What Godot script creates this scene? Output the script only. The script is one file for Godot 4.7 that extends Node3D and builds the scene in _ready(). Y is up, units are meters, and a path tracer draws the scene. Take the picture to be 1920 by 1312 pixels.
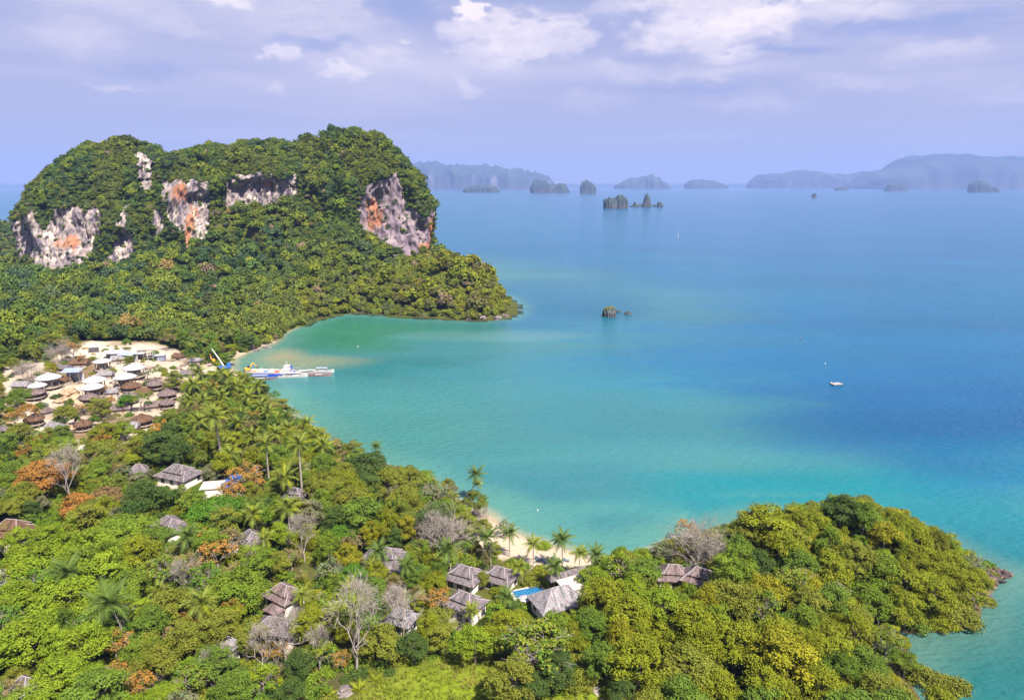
extends Node3D
# A bay with a limestone massif, a resort village in the forest and islands in the haze, seen from a drone.

const CAM_H := 110.0
const PITCH := 13.3
const FOC := 1316.0
const GX0 := -900.0
const GZ0 := -1160.0
const CELL := 5.0
const GNX := 252
const GNZ := 224

var cam := Vector3(0, CAM_H, 0)
var up_v := Vector3.UP
var fwd := Vector3.FORWARD
var rng := RandomNumberGenerator.new()
var noise := FastNoiseLite.new()
var noise2 := FastNoiseLite.new()
var coast := PackedVector2Array()
var sdf := PackedFloat32Array()
var hgt := PackedFloat32Array()
var mats := {}
var used_names := {}
var foot_pts := []
var landmarks := []
var house_rects := []
var tree_recs := []
var village := PackedVector2Array()
var beach_poly := PackedVector2Array()
var clearing := PackedVector2Array()
var massif_plan := PackedVector2Array()
var massif_grid := []
var patches := []

# ---------- mesh helper: flat shaded triangles, front faces clockwise ----------
class MB:
	var v := PackedVector3Array()
	var n := PackedVector3Array()
	var c := PackedColorArray()
	var uv := PackedVector2Array()
	func tri(a: Vector3, b: Vector3, d: Vector3, col: Color) -> void:
		var nn := (d - a).cross(b - a).normalized()
		v.append(a); v.append(b); v.append(d)
		n.append(nn); n.append(nn); n.append(nn)
		c.append(col); c.append(col); c.append(col)
	func tri_out(a: Vector3, b: Vector3, d: Vector3, col: Color, ref: Vector3) -> void:
		if (d - a).cross(b - a).dot((a + b + d) / 3.0 - ref) < 0.0:
			tri(a, d, b, col)
		else:
			tri(a, b, d, col)
	func quad_out(a: Vector3, b: Vector3, d: Vector3, e: Vector3, col: Color, ref: Vector3) -> void:
		tri_out(a, b, d, col, ref); tri_out(a, d, e, col, ref)
	func box(at: Vector3, size: Vector3, col := Color.WHITE, bs := Basis()) -> void:
		var p := []
		for i in 8:
			p.append(at + bs * Vector3(size.x * ((i & 1) - 0.5), size.y * (((i >> 1) & 1) - 0.5), size.z * (((i >> 2) & 1) - 0.5)))
		for f in [[0, 1, 3, 2], [4, 5, 7, 6], [0, 1, 5, 4], [2, 3, 7, 6], [0, 2, 6, 4], [1, 3, 7, 5]]:
			quad_out(p[f[0]], p[f[1]], p[f[2]], p[f[3]], col, at)
	func tube(a: Vector3, b: Vector3, r0: float, r1: float, seg := 6, col := Color.WHITE) -> void:
		var d := (b - a).normalized()
		var s := d.cross(Vector3.RIGHT if absf(d.x) < 0.8 else Vector3.UP).normalized()
		var t := d.cross(s)
		var mid := (a + b) * 0.5
		for i in seg:
			var a0 := TAU * i / seg
			var a1 := TAU * (i + 1) / seg
			var o0 := s * cos(a0) + t * sin(a0)
			var o1 := s * cos(a1) + t * sin(a1)
			quad_out(a + o0 * r0, a + o1 * r0, b + o1 * r1, b + o0 * r1, col, mid)
			if r1 > 0.15:
				tri_out(b + o0 * r1, b + o1 * r1, b, col, mid)
	func lathe(prof: Array, at: Vector3, seg := 20, col := Color.WHITE, inside := Vector3.ZERO, squash := Vector2.ONE) -> void:
		var base := col
		for k in prof.size() - 1:
			for i in seg:
				col = base * (0.84 + 0.26 * fposmod(sin(i * 7.13 + at.y * 3.3 + prof[0].x) * 437.5, 1.0))
				col.a = 1.0
				var a0 := TAU * i / seg
				var a1 := TAU * (i + 1) / seg
				var p0: Vector2 = prof[k]
				var p1: Vector2 = prof[k + 1]
				var q := [Vector3(cos(a0) * p0.x * squash.x, p0.y, sin(a0) * p0.x * squash.y), Vector3(cos(a1) * p0.x * squash.x, p0.y, sin(a1) * p0.x * squash.y), Vector3(cos(a1) * p1.x * squash.x, p1.y, sin(a1) * p1.x * squash.y), Vector3(cos(a0) * p1.x * squash.x, p1.y, sin(a0) * p1.x * squash.y)]
				if p0.x > 0.001:
					tri_out(at + q[0], at + q[1], at + q[2], col, at + inside)
				if p1.x > 0.001:
					tri_out(at + q[0], at + q[2], at + q[3], col, at + inside)
	func poly_prism(pts: PackedVector2Array, y0: float, y1: float, col := Color.WHITE) -> void:
		var ctr := Vector2.ZERO
		for p in pts: ctr += p / pts.size()
		var ref := Vector3(ctr.x, (y0 + y1) / 2, ctr.y)
		for i in pts.size():
			var p: Vector2 = pts[i]
			var q: Vector2 = pts[(i + 1) % pts.size()]
			quad_out(Vector3(p.x, y0, p.y), Vector3(q.x, y0, q.y), Vector3(q.x, y1, q.y), Vector3(p.x, y1, p.y), col, ref)
			tri_out(Vector3(p.x, y1, p.y), Vector3(q.x, y1, q.y), Vector3(ctr.x, y1, ctr.y), col, ref)
			tri_out(Vector3(p.x, y0, p.y), Vector3(q.x, y0, q.y), Vector3(ctr.x, y0, ctr.y), col, ref)
	func mesh() -> ArrayMesh:
		var arr := []
		arr.resize(Mesh.ARRAY_MAX)
		arr[Mesh.ARRAY_VERTEX] = v
		arr[Mesh.ARRAY_NORMAL] = n
		arr[Mesh.ARRAY_COLOR] = c
		var m := ArrayMesh.new()
		m.add_surface_from_arrays(Mesh.PRIMITIVE_TRIANGLES, arr)
		return m

func grid_mesh(nx: int, ny: int, pts: PackedVector3Array, cols: PackedColorArray, flip := false, uvs := PackedVector2Array()) -> ArrayMesh:
	var idx := PackedInt32Array()
	var nor := PackedVector3Array()
	nor.resize(pts.size())
	for j in ny - 1:
		for i in nx - 1:
			var a := j * nx + i
			var b := a + 1
			var d := a + nx
			var e := d + 1
			var t := [a, b, e, a, e, d] if flip else [a, e, b, a, d, e]
			for k in [0, 3]:
				var p0: int = t[k]
				var p1: int = t[k + 1]
				var p2: int = t[k + 2]
				var fn := (pts[p2] - pts[p0]).cross(pts[p1] - pts[p0])
				nor[p0] += fn; nor[p1] += fn; nor[p2] += fn
				idx.append(p0); idx.append(p1); idx.append(p2)
	for i in nor.size():
		nor[i] = nor[i].normalized() if nor[i].length_squared() > 1e-9 else Vector3.UP
	var arr := []
	arr.resize(Mesh.ARRAY_MAX)
	arr[Mesh.ARRAY_VERTEX] = pts
	arr[Mesh.ARRAY_NORMAL] = nor
	arr[Mesh.ARRAY_COLOR] = cols
	if uvs.size():
		arr[Mesh.ARRAY_TEX_UV] = uvs
	arr[Mesh.ARRAY_INDEX] = idx
	var m := ArrayMesh.new()
	m.add_surface_from_arrays(Mesh.PRIMITIVE_TRIANGLES, arr)
	return m

# ---------- where a direction of view meets the land ----------
func ray(x: float, y: float) -> Vector3:
	return Vector3.RIGHT * ((x - 960.0) / FOC) + up_v * ((656.0 - y) / FOC) + fwd
func pd(x: float, y: float, d: float) -> Vector3:
	return cam + ray(x, y) * d
func ph(x: float, y: float, h: float) -> Vector3:
	var r := ray(x, y)
	return cam + r * ((h - CAM_H) / minf(r.y, -0.002))
func pg(x: float, y: float, off := 0.0) -> Vector3:
	var h := off + 3.0
	var p := ph(x, y, h)
	for i in 14:
		h = lerpf(h, ground(p.x, p.z) + off, 0.6)
		p = ph(x, y, h)
	return Vector3(p.x, ground(p.x, p.z), p.z)
func proj(p: Vector3) -> Vector3:
	var q := p - cam
	var d := maxf(q.dot(fwd), 0.01)
	return Vector3(960.0 + q.x / d * FOC, 656.0 - q.dot(up_v) / d * FOC, d)
func poly2(a: Array, h := 0.0) -> PackedVector2Array:
	var out := PackedVector2Array()
	for i in range(0, a.size(), 2):
		var p := ph(a[i], a[i + 1], h)
		out.append(Vector2(p.x, p.z))
	return out
func grid_at(g: PackedFloat32Array, x: float, z: float) -> float:
	var fx := clampf((x - GX0) / CELL, 0.0, GNX - 1.001)
	var fz := clampf((z - GZ0) / CELL, 0.0, GNZ - 1.001)
	var i := int(fx)
	var j := int(fz)
	fx -= i; fz -= j
	var k := j * GNX + i
	return lerpf(lerpf(g[k], g[k + 1], fx), lerpf(g[k + GNX], g[k + GNX + 1], fx), fz)
func ground(x: float, z: float) -> float:
	return grid_at(hgt, x, z)
func shore(x: float, z: float) -> float:   # metres inland; negative out at sea
	return grid_at(sdf, x, z)

# ---------- names, metas, nodes ----------
func numbered(called: String) -> String:
	var k: int = used_names.get(called, 0)
	used_names[called] = k + 1
	return called if k == 0 else "%s_%03d" % [called, k]
func tag(o: Node, label: String, category := "", group := "", kind := "") -> Node:
	if label: o.set_meta("label", label)
	if category: o.set_meta("category", category)
	if group: o.set_meta("group", group)
	if kind: o.set_meta("kind", kind)
	return o
func thing(called: String, label: String, category: String, at := Vector3.ZERO, turn := 0.0, group := "") -> Node3D:
	var o := Node3D.new()
	o.name = numbered(called)
	add_child(o)
	o.position = at
	o.rotation.y = turn
	tag(o, label, category, group)
	return o
func put(called: String, m: Mesh, mat: Material, parent: Node = self) -> MeshInstance3D:
	var o := MeshInstance3D.new()
	o.name = numbered(called) if parent == self else called
	o.mesh = m
	o.material_override = mat
	parent.add_child(o, true)
	return o
func lin(r: float, g: float, b: float) -> Color:
	return Color(r, g, b).linear_to_srgb()
func mat(key: String, col: Color, rough := 0.8, vcol := true, back := 0.0, spec := 0.5) -> StandardMaterial3D:
	if mats.has(key): return mats[key]
	var m := StandardMaterial3D.new()
	m.resource_name = key
	m.albedo_color = lin(col.r, col.g, col.b)
	m.roughness = rough
	m.metallic_specular = spec
	m.vertex_color_use_as_albedo = vcol
	if back > 0.0:
		m.backlight_enabled = true
		m.backlight = Color(back, back, back)
		m.cull_mode = BaseMaterial3D.CULL_DISABLED
	mats[key] = m
	return m
func multi(called: String, m: Mesh, material: Material, xf: Array, cols: Array, label: String, parent: Node = self) -> MultiMeshInstance3D:
	var mm := MultiMesh.new()
	mm.transform_format = MultiMesh.TRANSFORM_3D
	mm.use_colors = true
	mm.mesh = m
	mm.instance_count = xf.size()
	for i in xf.size():
		mm.set_instance_transform(i, xf[i])
		mm.set_instance_color(i, cols[i])
	var o := MultiMeshInstance3D.new()
	o.name = numbered(called) if parent == self else called
	o.multimesh = mm
	o.material_override = material
	parent.add_child(o, true)
	tag(o, label, "", "", "stuff")
	return o
func pick(a: Array) -> Variant:
	return a[rng.randi() % a.size()]
func seg_dist(p: Vector2, a: Vector2, b: Vector2) -> float:
	var ab := b - a
	var t := clampf((p - a).dot(ab) / maxf(ab.length_squared(), 1e-6), 0.0, 1.0)
	return p.distance_to(a + ab * t)

const SUN_DIR := Vector3(0.33, 0.82, 0.47)
const SUN_E := 1.6
const EXPOSURE := 2.7
const FOG_D := 0.000052
const FOG_C := Color(0.31, 0.47, 1.0)
const SKY_K := 1.07

# ---------- camera, air and light ----------
func make_light() -> void:
	var p := deg_to_rad(PITCH)
	fwd = Vector3(0, -sin(p), -cos(p))
	up_v = Vector3(0, cos(p), -sin(p))
	var c := Camera3D.new()
	c.name = "camera"
	c.fov = rad_to_deg(2.0 * atan(656.0 / FOC))
	c.near = 1.0
	c.far = 90000.0
	add_child(c)
	c.position = cam
	c.rotation.x = -p
	c.current = true
	var sun := DirectionalLight3D.new()
	sun.name = "sun"
	sun.light_energy = SUN_E
	sun.light_color = Color(1.0, 0.955, 0.88)
	sun.light_angular_distance = 0.5
	sun.shadow_enabled = true
	sun.directional_shadow_max_distance = 3000.0
	add_child(sun)
	sun.look_at_from_position(Vector3.ZERO, -SUN_DIR, Vector3.UP)
	var e := Environment.new()
	e.background_mode = Environment.BG_SKY
	e.tonemap_mode = Environment.TONE_MAPPER_LINEAR
	e.tonemap_exposure = EXPOSURE
	e.sdfgi_enabled = true
	e.ssao_enabled = true
	e.ssil_enabled = true
	e.fog_enabled = true
	e.fog_mode = Environment.FOG_MODE_EXPONENTIAL
	e.fog_density = FOG_D
	e.fog_light_color = lin(FOG_C.r, FOG_C.g, FOG_C.b)
	var s := Sky.new()
	var pm := PanoramaSkyMaterial.new()
	pm.panorama = ImageTexture.create_from_image(sky_image())
	s.sky_material = pm
	e.sky = s
	var w := WorldEnvironment.new()
	w.name = "environment"
	w.environment = e
	add_child(w)

# A cloud is [azimuth, elevation, half width, half height (degrees), brightness, softness].
const CLOUDS := [
	[-15.5, 11.6, 9.5, 3.2, 0.5, 0.9], [-28.0, 11.8, 8.0, 1.8, 0.5, 0.9], [-20.5, 12.4, 2.0, 0.7, 0.9, 0.7], [-24.0, 10.6, 4.0, 1.2, 0.5, 0.8], [-30.0, 9.4, 6.0, 1.9, 0.5, 0.9],
	[-19.0, 7.2, 6.5, 1.0, 0.3, 1.0], [-27.5, 6.4, 2.2, 0.35, 0.45, 0.9], [-11.2, 12.8, 1.5, 1.4, 0.5, 0.7],
	[-3.4, 12.4, 1.6, 0.65, 1.25, 0.35], [-2.6, 11.3, 3.2, 1.5, 0.75, 0.5], [0.4, 10.4, 3.6, 2.1, 0.8, 0.5], [4.0, 10.8, 3.2, 1.8, 0.75, 0.5], [-1.4, 9.3, 4.6, 1.3, 0.62, 0.6],
	[-8.3, 10.6, 1.0, 0.28, 0.8, 0.8], [-9.6, 9.3, 3.0, 1.1, 0.6, 0.6], [-16.9, 8.9, 1.1, 0.6, 0.75, 0.5], [-12.6, 8.2, 2.6, 0.75, 0.8, 0.5],
	[-17.4, 6.7, 1.3, 0.6, 0.5, 0.7], [-3.4, 7.2, 1.6, 0.9, 0.55, 0.6], [-6.0, 8.0, 4.0, 1.6, 0.42, 0.8],
	[12.5, 10.6, 4.8, 1.6, 0.85, 0.6], [14.5, 12.4, 5.0, 1.5, 0.8, 0.6], [24.0, 11.4, 6.0, 1.1, 0.7, 0.8], [17.5, 11.2, 4.5, 1.7, 1.05, 0.55], [22.0, 12.6, 3.5, 0.9, 1.05, 0.5], [16.0, 9.2, 3.6, 0.9, 0.8, 0.7],
	[30.0, 12.9, 6.0, 1.3, 0.85, 0.6], [10.0, 12.7, 5.0, 0.9, 0.7, 0.7], [8.0, 8.2, 6.0, 0.9, 0.45, 0.9], [15.0, 8.0, 6.0, 0.6, 0.45, 0.8],
	[29.5, 8.4, 5.0, 1.1, 0.5, 0.8], [25.0, 7.0, 6.0, 0.8, 0.35, 0.9], [18.0, 5.6, 6.0, 1.0, 0.3, 1.0], [6.0, 6.2, 5.0, 1.2, 0.28, 1.0], [33.0, 5.6, 5.0, 0.8, 0.3, 1.0],
]
const SHADES := [[-14.0, 9.9, 4.2, 0.75, 0.55], [-26.0, 7.5, 4.0, 0.7, 0.4], [27.5, 10.2, 8.0, 0.6, 0.55], [20.0, 9.3, 4.5, 0.35, 0.5], [-8.2, 12.6, 2.2, 1.4, 0.55], [14.0, 6.9, 5.0, 0.35, 0.35], [30.0, 9.6, 7.0, 0.35, 0.4]]

func sky_base(el: float) -> Vector3:
	var k := clampf(el / 90.0, 0.0, 1.0)
	var low := Vector3(0.46, 0.475, 0.68)
	var mid := Vector3(0.33, 0.385, 0.66)
	var top := Vector3(0.17, 0.25, 0.54)
	return low.lerp(mid, smoothstep(0.0, 0.16, k)).lerp(top, smoothstep(0.15, 0.9, k))

func sky_at(az: float, el: float, n: FastNoiseLite, w: FastNoiseLite, fine: bool) -> Vector3:
	var c := sky_base(maxf(el, 0.0))
	var rad := deg_to_rad(az)
	var stretch := 2.6 if el < 20.0 else 2.6 - minf(1.0, (el - 20.0) / 40.0)
	var q := Vector3(sin(rad), deg_to_rad(el) * stretch, cos(rad)) * 100.0
	var veil := smoothstep(-0.15, 0.55, n.get_noise_3d(q.x * 0.8, q.y, q.z * 0.8)) * smoothstep(2.0, 11.0, el)
	var cc := 0.09 * smoothstep(1.5, 8.0, el) + 0.30 * veil + 0.12 * smoothstep(-0.1, 0.4, n.get_noise_3d(q.x * 0.5, q.y * 4.0 + 50.0, q.z * 0.5)) * smoothstep(0.5, 4.0, el)
	if el > 14.0:
		cc += 0.5 * smoothstep(0.05, 0.5, n.get_noise_3d(q.x * 1.7 + 300.0, q.y * 1.4, q.z * 1.7)) * smoothstep(14.0, 22.0, el)
	var dark := 0.0
	if fine:
		var wx := w.get_noise_3d(q.x * 5.0, q.y * 4.0, q.z * 5.0) + 0.35 * w.get_noise_3d(q.x * 22.0, q.y * 22.0, q.z * 22.0)
		var wy := w.get_noise_3d(q.x * 5.0 + 77.0, q.y * 4.0, q.z * 5.0) + 0.45 * w.get_noise_3d(q.x * 22.0 + 40.0, q.y * 22.0, q.z * 22.0)
		var b := w.get_noise_3d(q.x * 13.0, q.y * 13.0, q.z * 13.0) + 0.5 * w.get_noise_3d(q.x * 40.0, q.y * 40.0, q.z * 40.0)
		for s in CLOUDS:
			var dx: float = (az - s[0] + wx * 2.2) / s[2]
			var dy: float = (el - s[1] + wy * 0.75) / s[3]
			if absf(dx) > 2.2 or absf(dy) > 2.2: continue
			var soft: float = s[5]
			var r := sqrt(dx * dx + dy * dy) + b * 0.5 * (1.2 - soft)
			var m: float = (1.0 - smoothstep(1.0 - soft, 1.0 + soft * 0.25, r)) * s[4] * 1.12
			m *= clampf(0.86 + 0.22 * dy + 0.35 * b, 0.45, 1.25)
			cc = maxf(cc, m) + 0.25 * minf(cc, m)
		for s in SHADES:
			var dx: float = (az - s[0] + wx * 2.0) / s[2]
			var dy: float = (el - s[1] + wy * 0.6) / s[3]
			dark = maxf(dark, (1.0 - smoothstep(0.3, 1.15, sqrt(dx * dx + dy * dy))) * s[4])
	cc *= 1.0 - dark
	c = c.lerp(Vector3(0.20, 0.31, 0.68), dark * 0.75)
	return c.lerp(Vector3(0.90, 0.82, 0.90), clampf(cc * 0.95, 0.0, 1.2))

func sky_image() -> Image:
	var n := FastNoiseLite.new()
	n.seed = 4; n.frequency = 0.02; n.fractal_octaves = 4
	var w := FastNoiseLite.new()
	w.seed = 9; w.frequency = 0.02; w.fractal_octaves = 4
	var small := Image.create(512, 256, false, Image.FORMAT_RGBF)
	for j in 256:
		var el := 90.0 - (j + 0.5) * 180.0 / 256.0
		for i in 512:
			var v := sky_at(wrapf((i + 0.5) / 512.0 * 360.0, -180.0, 180.0), el, n, w, false) if el > -1.0 else Vector3(0.13, 0.22, 0.35)
			small.set_pixel(i, j, Color(v.x, v.y, v.z) * (SKY_K / EXPOSURE))
	small.resize(4096, 2048, Image.INTERPOLATE_CUBIC)
	# the part with detailed clouds blends into the rest at its rim
	for j in range(int((90.0 - 24.0) / 180.0 * 2048.0), 1026):
		var el := 90.0 - (j + 0.5) * 180.0 / 2048.0
		for ii in range(-520, 520):
			var i := posmod(ii, 4096)
			var az := (ii + 0.5) / 4096.0 * 360.0
			var v := sky_at(az, el, n, w, true)
			var k := smoothstep(45.7, 40.0, absf(az)) * smoothstep(24.0, 19.0, el)
			var c := Color(v.x, v.y, v.z) * (SKY_K / EXPOSURE)
			small.set_pixel(i, j, small.get_pixel(i, j).lerp(c, k))
	return small

# ---------- the lie of the land ----------
const COAST := [963, 574, 955, 588, 945, 597, 900, 600, 850, 598, 800, 595, 760, 592, 735, 590, 700, 587, 660, 586, 620, 591, 580, 602, 548, 617, 530, 628, 520, 642, 482, 655, 455, 664, 440, 674, 436, 690, 450, 712, 478, 733, 520, 757, 560, 783, 592, 812, 630, 842, 690, 868, 735, 888, 790, 906, 850, 934, 905, 958, 950, 990, 990, 1008, 1030, 1022, 1080, 1040, 1130, 1050, 1200, 1040, 1270, 1010, 1360, 985, 1450, 970, 1560, 970, 1660, 985, 1760, 1015, 1830, 1045, 1872, 1064, 1888, 1074, 1872, 1086, 1852, 1100, 1838, 1122, 1846, 1150, 1840, 1172, 1790, 1180, 1740, 1180, 1700, 1186, 1652, 1170, 1668, 1190, 1692, 1206, 1698, 1236, 1690, 1262, 1712, 1300, 1740, 1340, 1770, 1400]
const FEET := [  # foot, brow and crest of the massif: direction of view and distance of each
	[24, 505, 765, 30, 405, 772, 98, 328, 805], [56, 523, 702, 52, 402, 712, 118, 314, 795], [110, 524, 694, 110, 396, 704, 158, 287, 790], [170, 516, 694, 172, 398, 702, 212, 273, 785],
	[225, 506, 690, 230, 420, 700, 240, 270, 785], [290, 490, 694, 285, 400, 708, 278, 281, 788], [350, 474, 694, 345, 343, 708, 325, 300, 785], [400, 446, 704, 400, 350, 718, 365, 286, 793],
	[430, 397, 732, 430, 343, 740, 415, 276, 803], [490, 392, 737, 490, 328, 745, 470, 273, 808], [550, 390, 737, 548, 333, 744, 520, 273, 808], [610, 420, 727, 602, 350, 740, 560, 275, 808],
	[680, 440, 708, 690, 360, 716, 600, 261, 803], [715, 472, 702, 722, 343, 714, 642, 254, 803], [752, 493, 702, 762, 348, 717, 684, 259, 803], [790, 491, 708, 797, 378, 717, 718, 284, 803], [807, 480, 722, 813, 398, 729, 742, 300, 808],
]
func make_land() -> void:
	coast = poly2(COAST)
	for q in [Vector2(140, -60), Vector2(140, 60), Vector2(-1000, 60), Vector2(-1000, -1250), Vector2(-620, -1200), Vector2(-420, -1010), Vector2(-250, -960), Vector2(-130, -900), Vector2(-70, -800), Vector2(-40, -735), Vector2(-8, -690)]:
		coast.append(q)
	village = poly2([0, 700, 90, 690, 165, 655, 300, 650, 400, 672, 420, 700, 360, 735, 345, 770, 300, 800, 220, 850, 130, 850, 90, 815, 0, 850], 4.0)
	beach_poly = poly2([895, 962, 950, 990, 1000, 1010, 1060, 1030, 1120, 1046, 1122, 1072, 1060, 1082, 990, 1074, 935, 1052, 885, 1030, 875, 1000], 1.0)
	clearing = poly2([640, 1330, 640, 1300, 700, 1262, 790, 1238, 850, 1215, 930, 1180, 950, 1230, 900, 1262, 955, 1300, 1050, 1262, 1075, 1240, 1110, 1230, 1180, 1340, 900, 1400], 6.0)
	for f in FEET:
		foot_pts.append(pd(f[0], f[1], f[2]))
	for f in [[-82, 18, -790], [-190, 20, -900], [-330, 20, -930], [-470, 20, -910], [-535, 20, -870], [-540, 20, -810]]:
		foot_pts.append(Vector3(f[0], f[1], f[2]))
	for f in foot_pts:
		massif_plan.append(Vector2(f.x, f.z))
	sdf.resize(GNX * GNZ)
	hgt.resize(GNX * GNZ)
	var n := coast.size()
	var nf := foot_pts.size()
	for j in GNZ:
		for i in GNX:
			var p := Vector2(GX0 + i * CELL, GZ0 + j * CELL)
			var best := 1e9
			for k in n:
				best = minf(best, seg_dist(p, coast[k], coast[(k + 1) % n]))
			if not Geometry2D.is_point_in_polygon(p, coast): best = -best
			best += noise.get_noise_2d(p.x * 3.0, p.y * 3.0) * 5.0 * clampf(absf(best) / 10.0 + 0.25, 0.0, 1.0)
			sdf[j * GNX + i] = best
			var h := -2.5
			if best > 0.0:
				h = minf(best * 0.09, 1.4) + 2.2 * smoothstep(14.0, 70.0, best) + maxf(0.0, best - 60.0) * 0.014
			else:
				h = maxf(best * 0.12, -3.0)
			if best > -12.0:
				h += bumps(p, best)
				var dm := 1e9
				var hf := 0.0
				for k in nf:
					var a := massif_plan[k]
					var b := massif_plan[(k + 1) % nf]
					var ab := b - a
					var t := clampf((p - a).dot(ab) / ab.length_squared(), 0.0, 1.0)
					var dd := p.distance_to(a + ab * t)
					if dd < dm:
						dm = dd
						hf = lerpf(foot_pts[k].y, foot_pts[(k + 1) % nf].y, t)
				if Geometry2D.is_point_in_polygon(p, massif_plan): dm = 0.0
				if dm < 165.0:
					h = maxf(h, (hf + 1.0) * pow(1.0 - dm / 165.0, 1.25) * smoothstep(-2.0, 45.0, best))
			hgt[j * GNX + i] = h

func bumps(p: Vector2, d: float) -> float:
	var edge := smoothstep(-2.0, 26.0, d)
	var h := 0.0
	h += 34.0 * exp(-pow((p.x + 54.0) / 47.0, 2.0) - pow((p.y + 668.0) / 44.0, 2.0)) * smoothstep(-3.0, 16.0, d)
	h += 9.0 * exp(-pow((p.x - 92.0) / 46.0, 2.0) - pow((p.y + 190.0) / 26.0, 2.0)) * edge
	h += 6.0 * exp(-pow((p.x - 60.0) / 50.0, 2.0) - pow((p.y + 140.0) / 34.0, 2.0)) * edge
	h += 62.0 * exp(-pow((p.x + 860.0) / 130.0, 2.0) - pow((p.y + 1060.0) / 120.0, 2.0)) * edge
	h += 10.0 * exp(-pow((p.x + 330.0) / 90.0, 2.0) - pow((p.y + 440.0) / 60.0, 2.0)) * edge
	h += noise.get_noise_2d(p.x * 1.2, p.y * 1.2) * 3.0 * edge
	h += noise.get_noise_2d(p.x * 2.2 + 500.0, p.y * 2.2) * 16.0 * smoothstep(-480.0, -560.0, p.y) * smoothstep(20.0, 80.0, d)
	return h

func land_mesh() -> void:
	var pts := PackedVector3Array()
	var cols := PackedColorArray()
	var sand := Color(0.34, 0.28, 0.21)
	var soil := Color(0.055, 0.05, 0.025)
	var dirt := Color(0.34, 0.285, 0.235)
	var turf := Color(0.13, 0.18, 0.012)
	for j in GNZ:
		for i in GNX:
			var x := GX0 + i * CELL
			var z := GZ0 + j * CELL
			var k := j * GNX + i
			pts.append(Vector3(x, hgt[k], z))
			var d := sdf[k]
			var v := Vector2(x, z)
			var nz := noise2.get_noise_2d(x * 2.0, z * 2.0)
			var c := soil.lerp(turf * 0.6, clampf(0.35 + nz, 0.0, 1.0))
			if Geometry2D.is_point_in_polygon(v, village): c = dirt.lerp(Color(0.14, 0.10, 0.06), smoothstep(0.0, 0.35, nz)).lerp(Color(0.40, 0.35, 0.30), smoothstep(-0.05, -0.35, nz))
			if Geometry2D.is_point_in_polygon(v, clearing): c = turf.lerp(Color(0.19, 0.16, 0.05), clampf(0.1 + nz, 0.0, 0.7))
			if d < (3.0 if z > -400.0 else 8.0) and z > -500.0: c = (sand if x < 60.0 else Color(0.11, 0.085, 0.06)) * (0.9 + 0.2 * nz)
			if Geometry2D.is_point_in_polygon(v, beach_poly): c = Color(0.40, 0.335, 0.265) * (0.92 + 0.2 * nz)
			if d < 1.5: c = c * 0.8
			c.a = 1.0
			cols.append(c)
	var m := mat("ground", Color.WHITE, 0.95, true, 0.0, 0.2)
	var t := NoiseTexture2D.new()
	t.width = 512; t.height = 512; t.seamless = true; t.as_normal_map = true; t.bump_strength = 6.0
	var fn := FastNoiseLite.new()
	fn.frequency = 0.03; fn.fractal_octaves = 5
	t.noise = fn
	m.normal_enabled = true
	m.normal_texture = t
	m.uv1_triplanar = true
	m.uv1_world_triplanar = true
	m.uv1_scale = Vector3(0.07, 0.07, 0.07)
	var o := put("ground", grid_mesh(GNX, GNZ, pts, cols), m)
	tag(o, "forested shore land with sandy beach, bare dirt in the village and a grassy clearing", "", "", "structure")

# ---------- the sea ----------
const TINTS := [  # shoals and deeper patches of the seabed: [direction x, y, half width, half height, colour, strength]
	[560, 680, 110, 13, Color(0.36, 0.34, 0.16), 0.55], [500, 662, 60, 12, Color(0.42, 0.36, 0.18), 0.6], [640, 625, 150, 30, Color(0.035, 0.205, 0.125), 0.9], [1015, 578, 170, 45, Color(0.008, 0.145, 0.28), 0.85], [830, 618, 110, 14, Color(0.04, 0.20, 0.15), 0.7],
	[740, 690, 120, 20, Color(0.012, 0.17, 0.20), 0.6], [1100, 905, 190, 30, Color(0.03, 0.16, 0.22), 0.5], [1060, 960, 160, 18, Color(0.07, 0.25, 0.25), 0.6], [1180, 985, 90, 22, Color(0.03, 0.17, 0.21), 0.5],
	[930, 630, 150, 9, Color(0.12, 0.30, 0.32), 0.5], [1380, 760, 380, 70, Color(0.015, 0.17, 0.27), 0.3], [1650, 905, 230, 34, Color(0.02, 0.22, 0.27), 0.55], [1000, 730, 260, 60, Color(0.04, 0.22, 0.26), 0.4],
	[1760, 770, 330, 90, Color(0.0, 0.095, 0.27), 0.9], [1600, 650, 420, 60, Color(0.0, 0.13, 0.32), 0.6], [1880, 880, 180, 60, Color(0.0, 0.12, 0.27), 0.75], [1830, 1240, 160, 110, Color(0.022, 0.16, 0.17), 0.85], [1560, 935, 280, 45, Color(0.0, 0.18, 0.23), 0.7], [1860, 1000, 140, 60, Color(0.0, 0.16, 0.23), 0.7], [1700, 1210, 60, 30, Color(0.12, 0.26, 0.24), 0.6], [700, 800, 180, 50, Color(0.065, 0.26, 0.26), 0.6],
]
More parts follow.
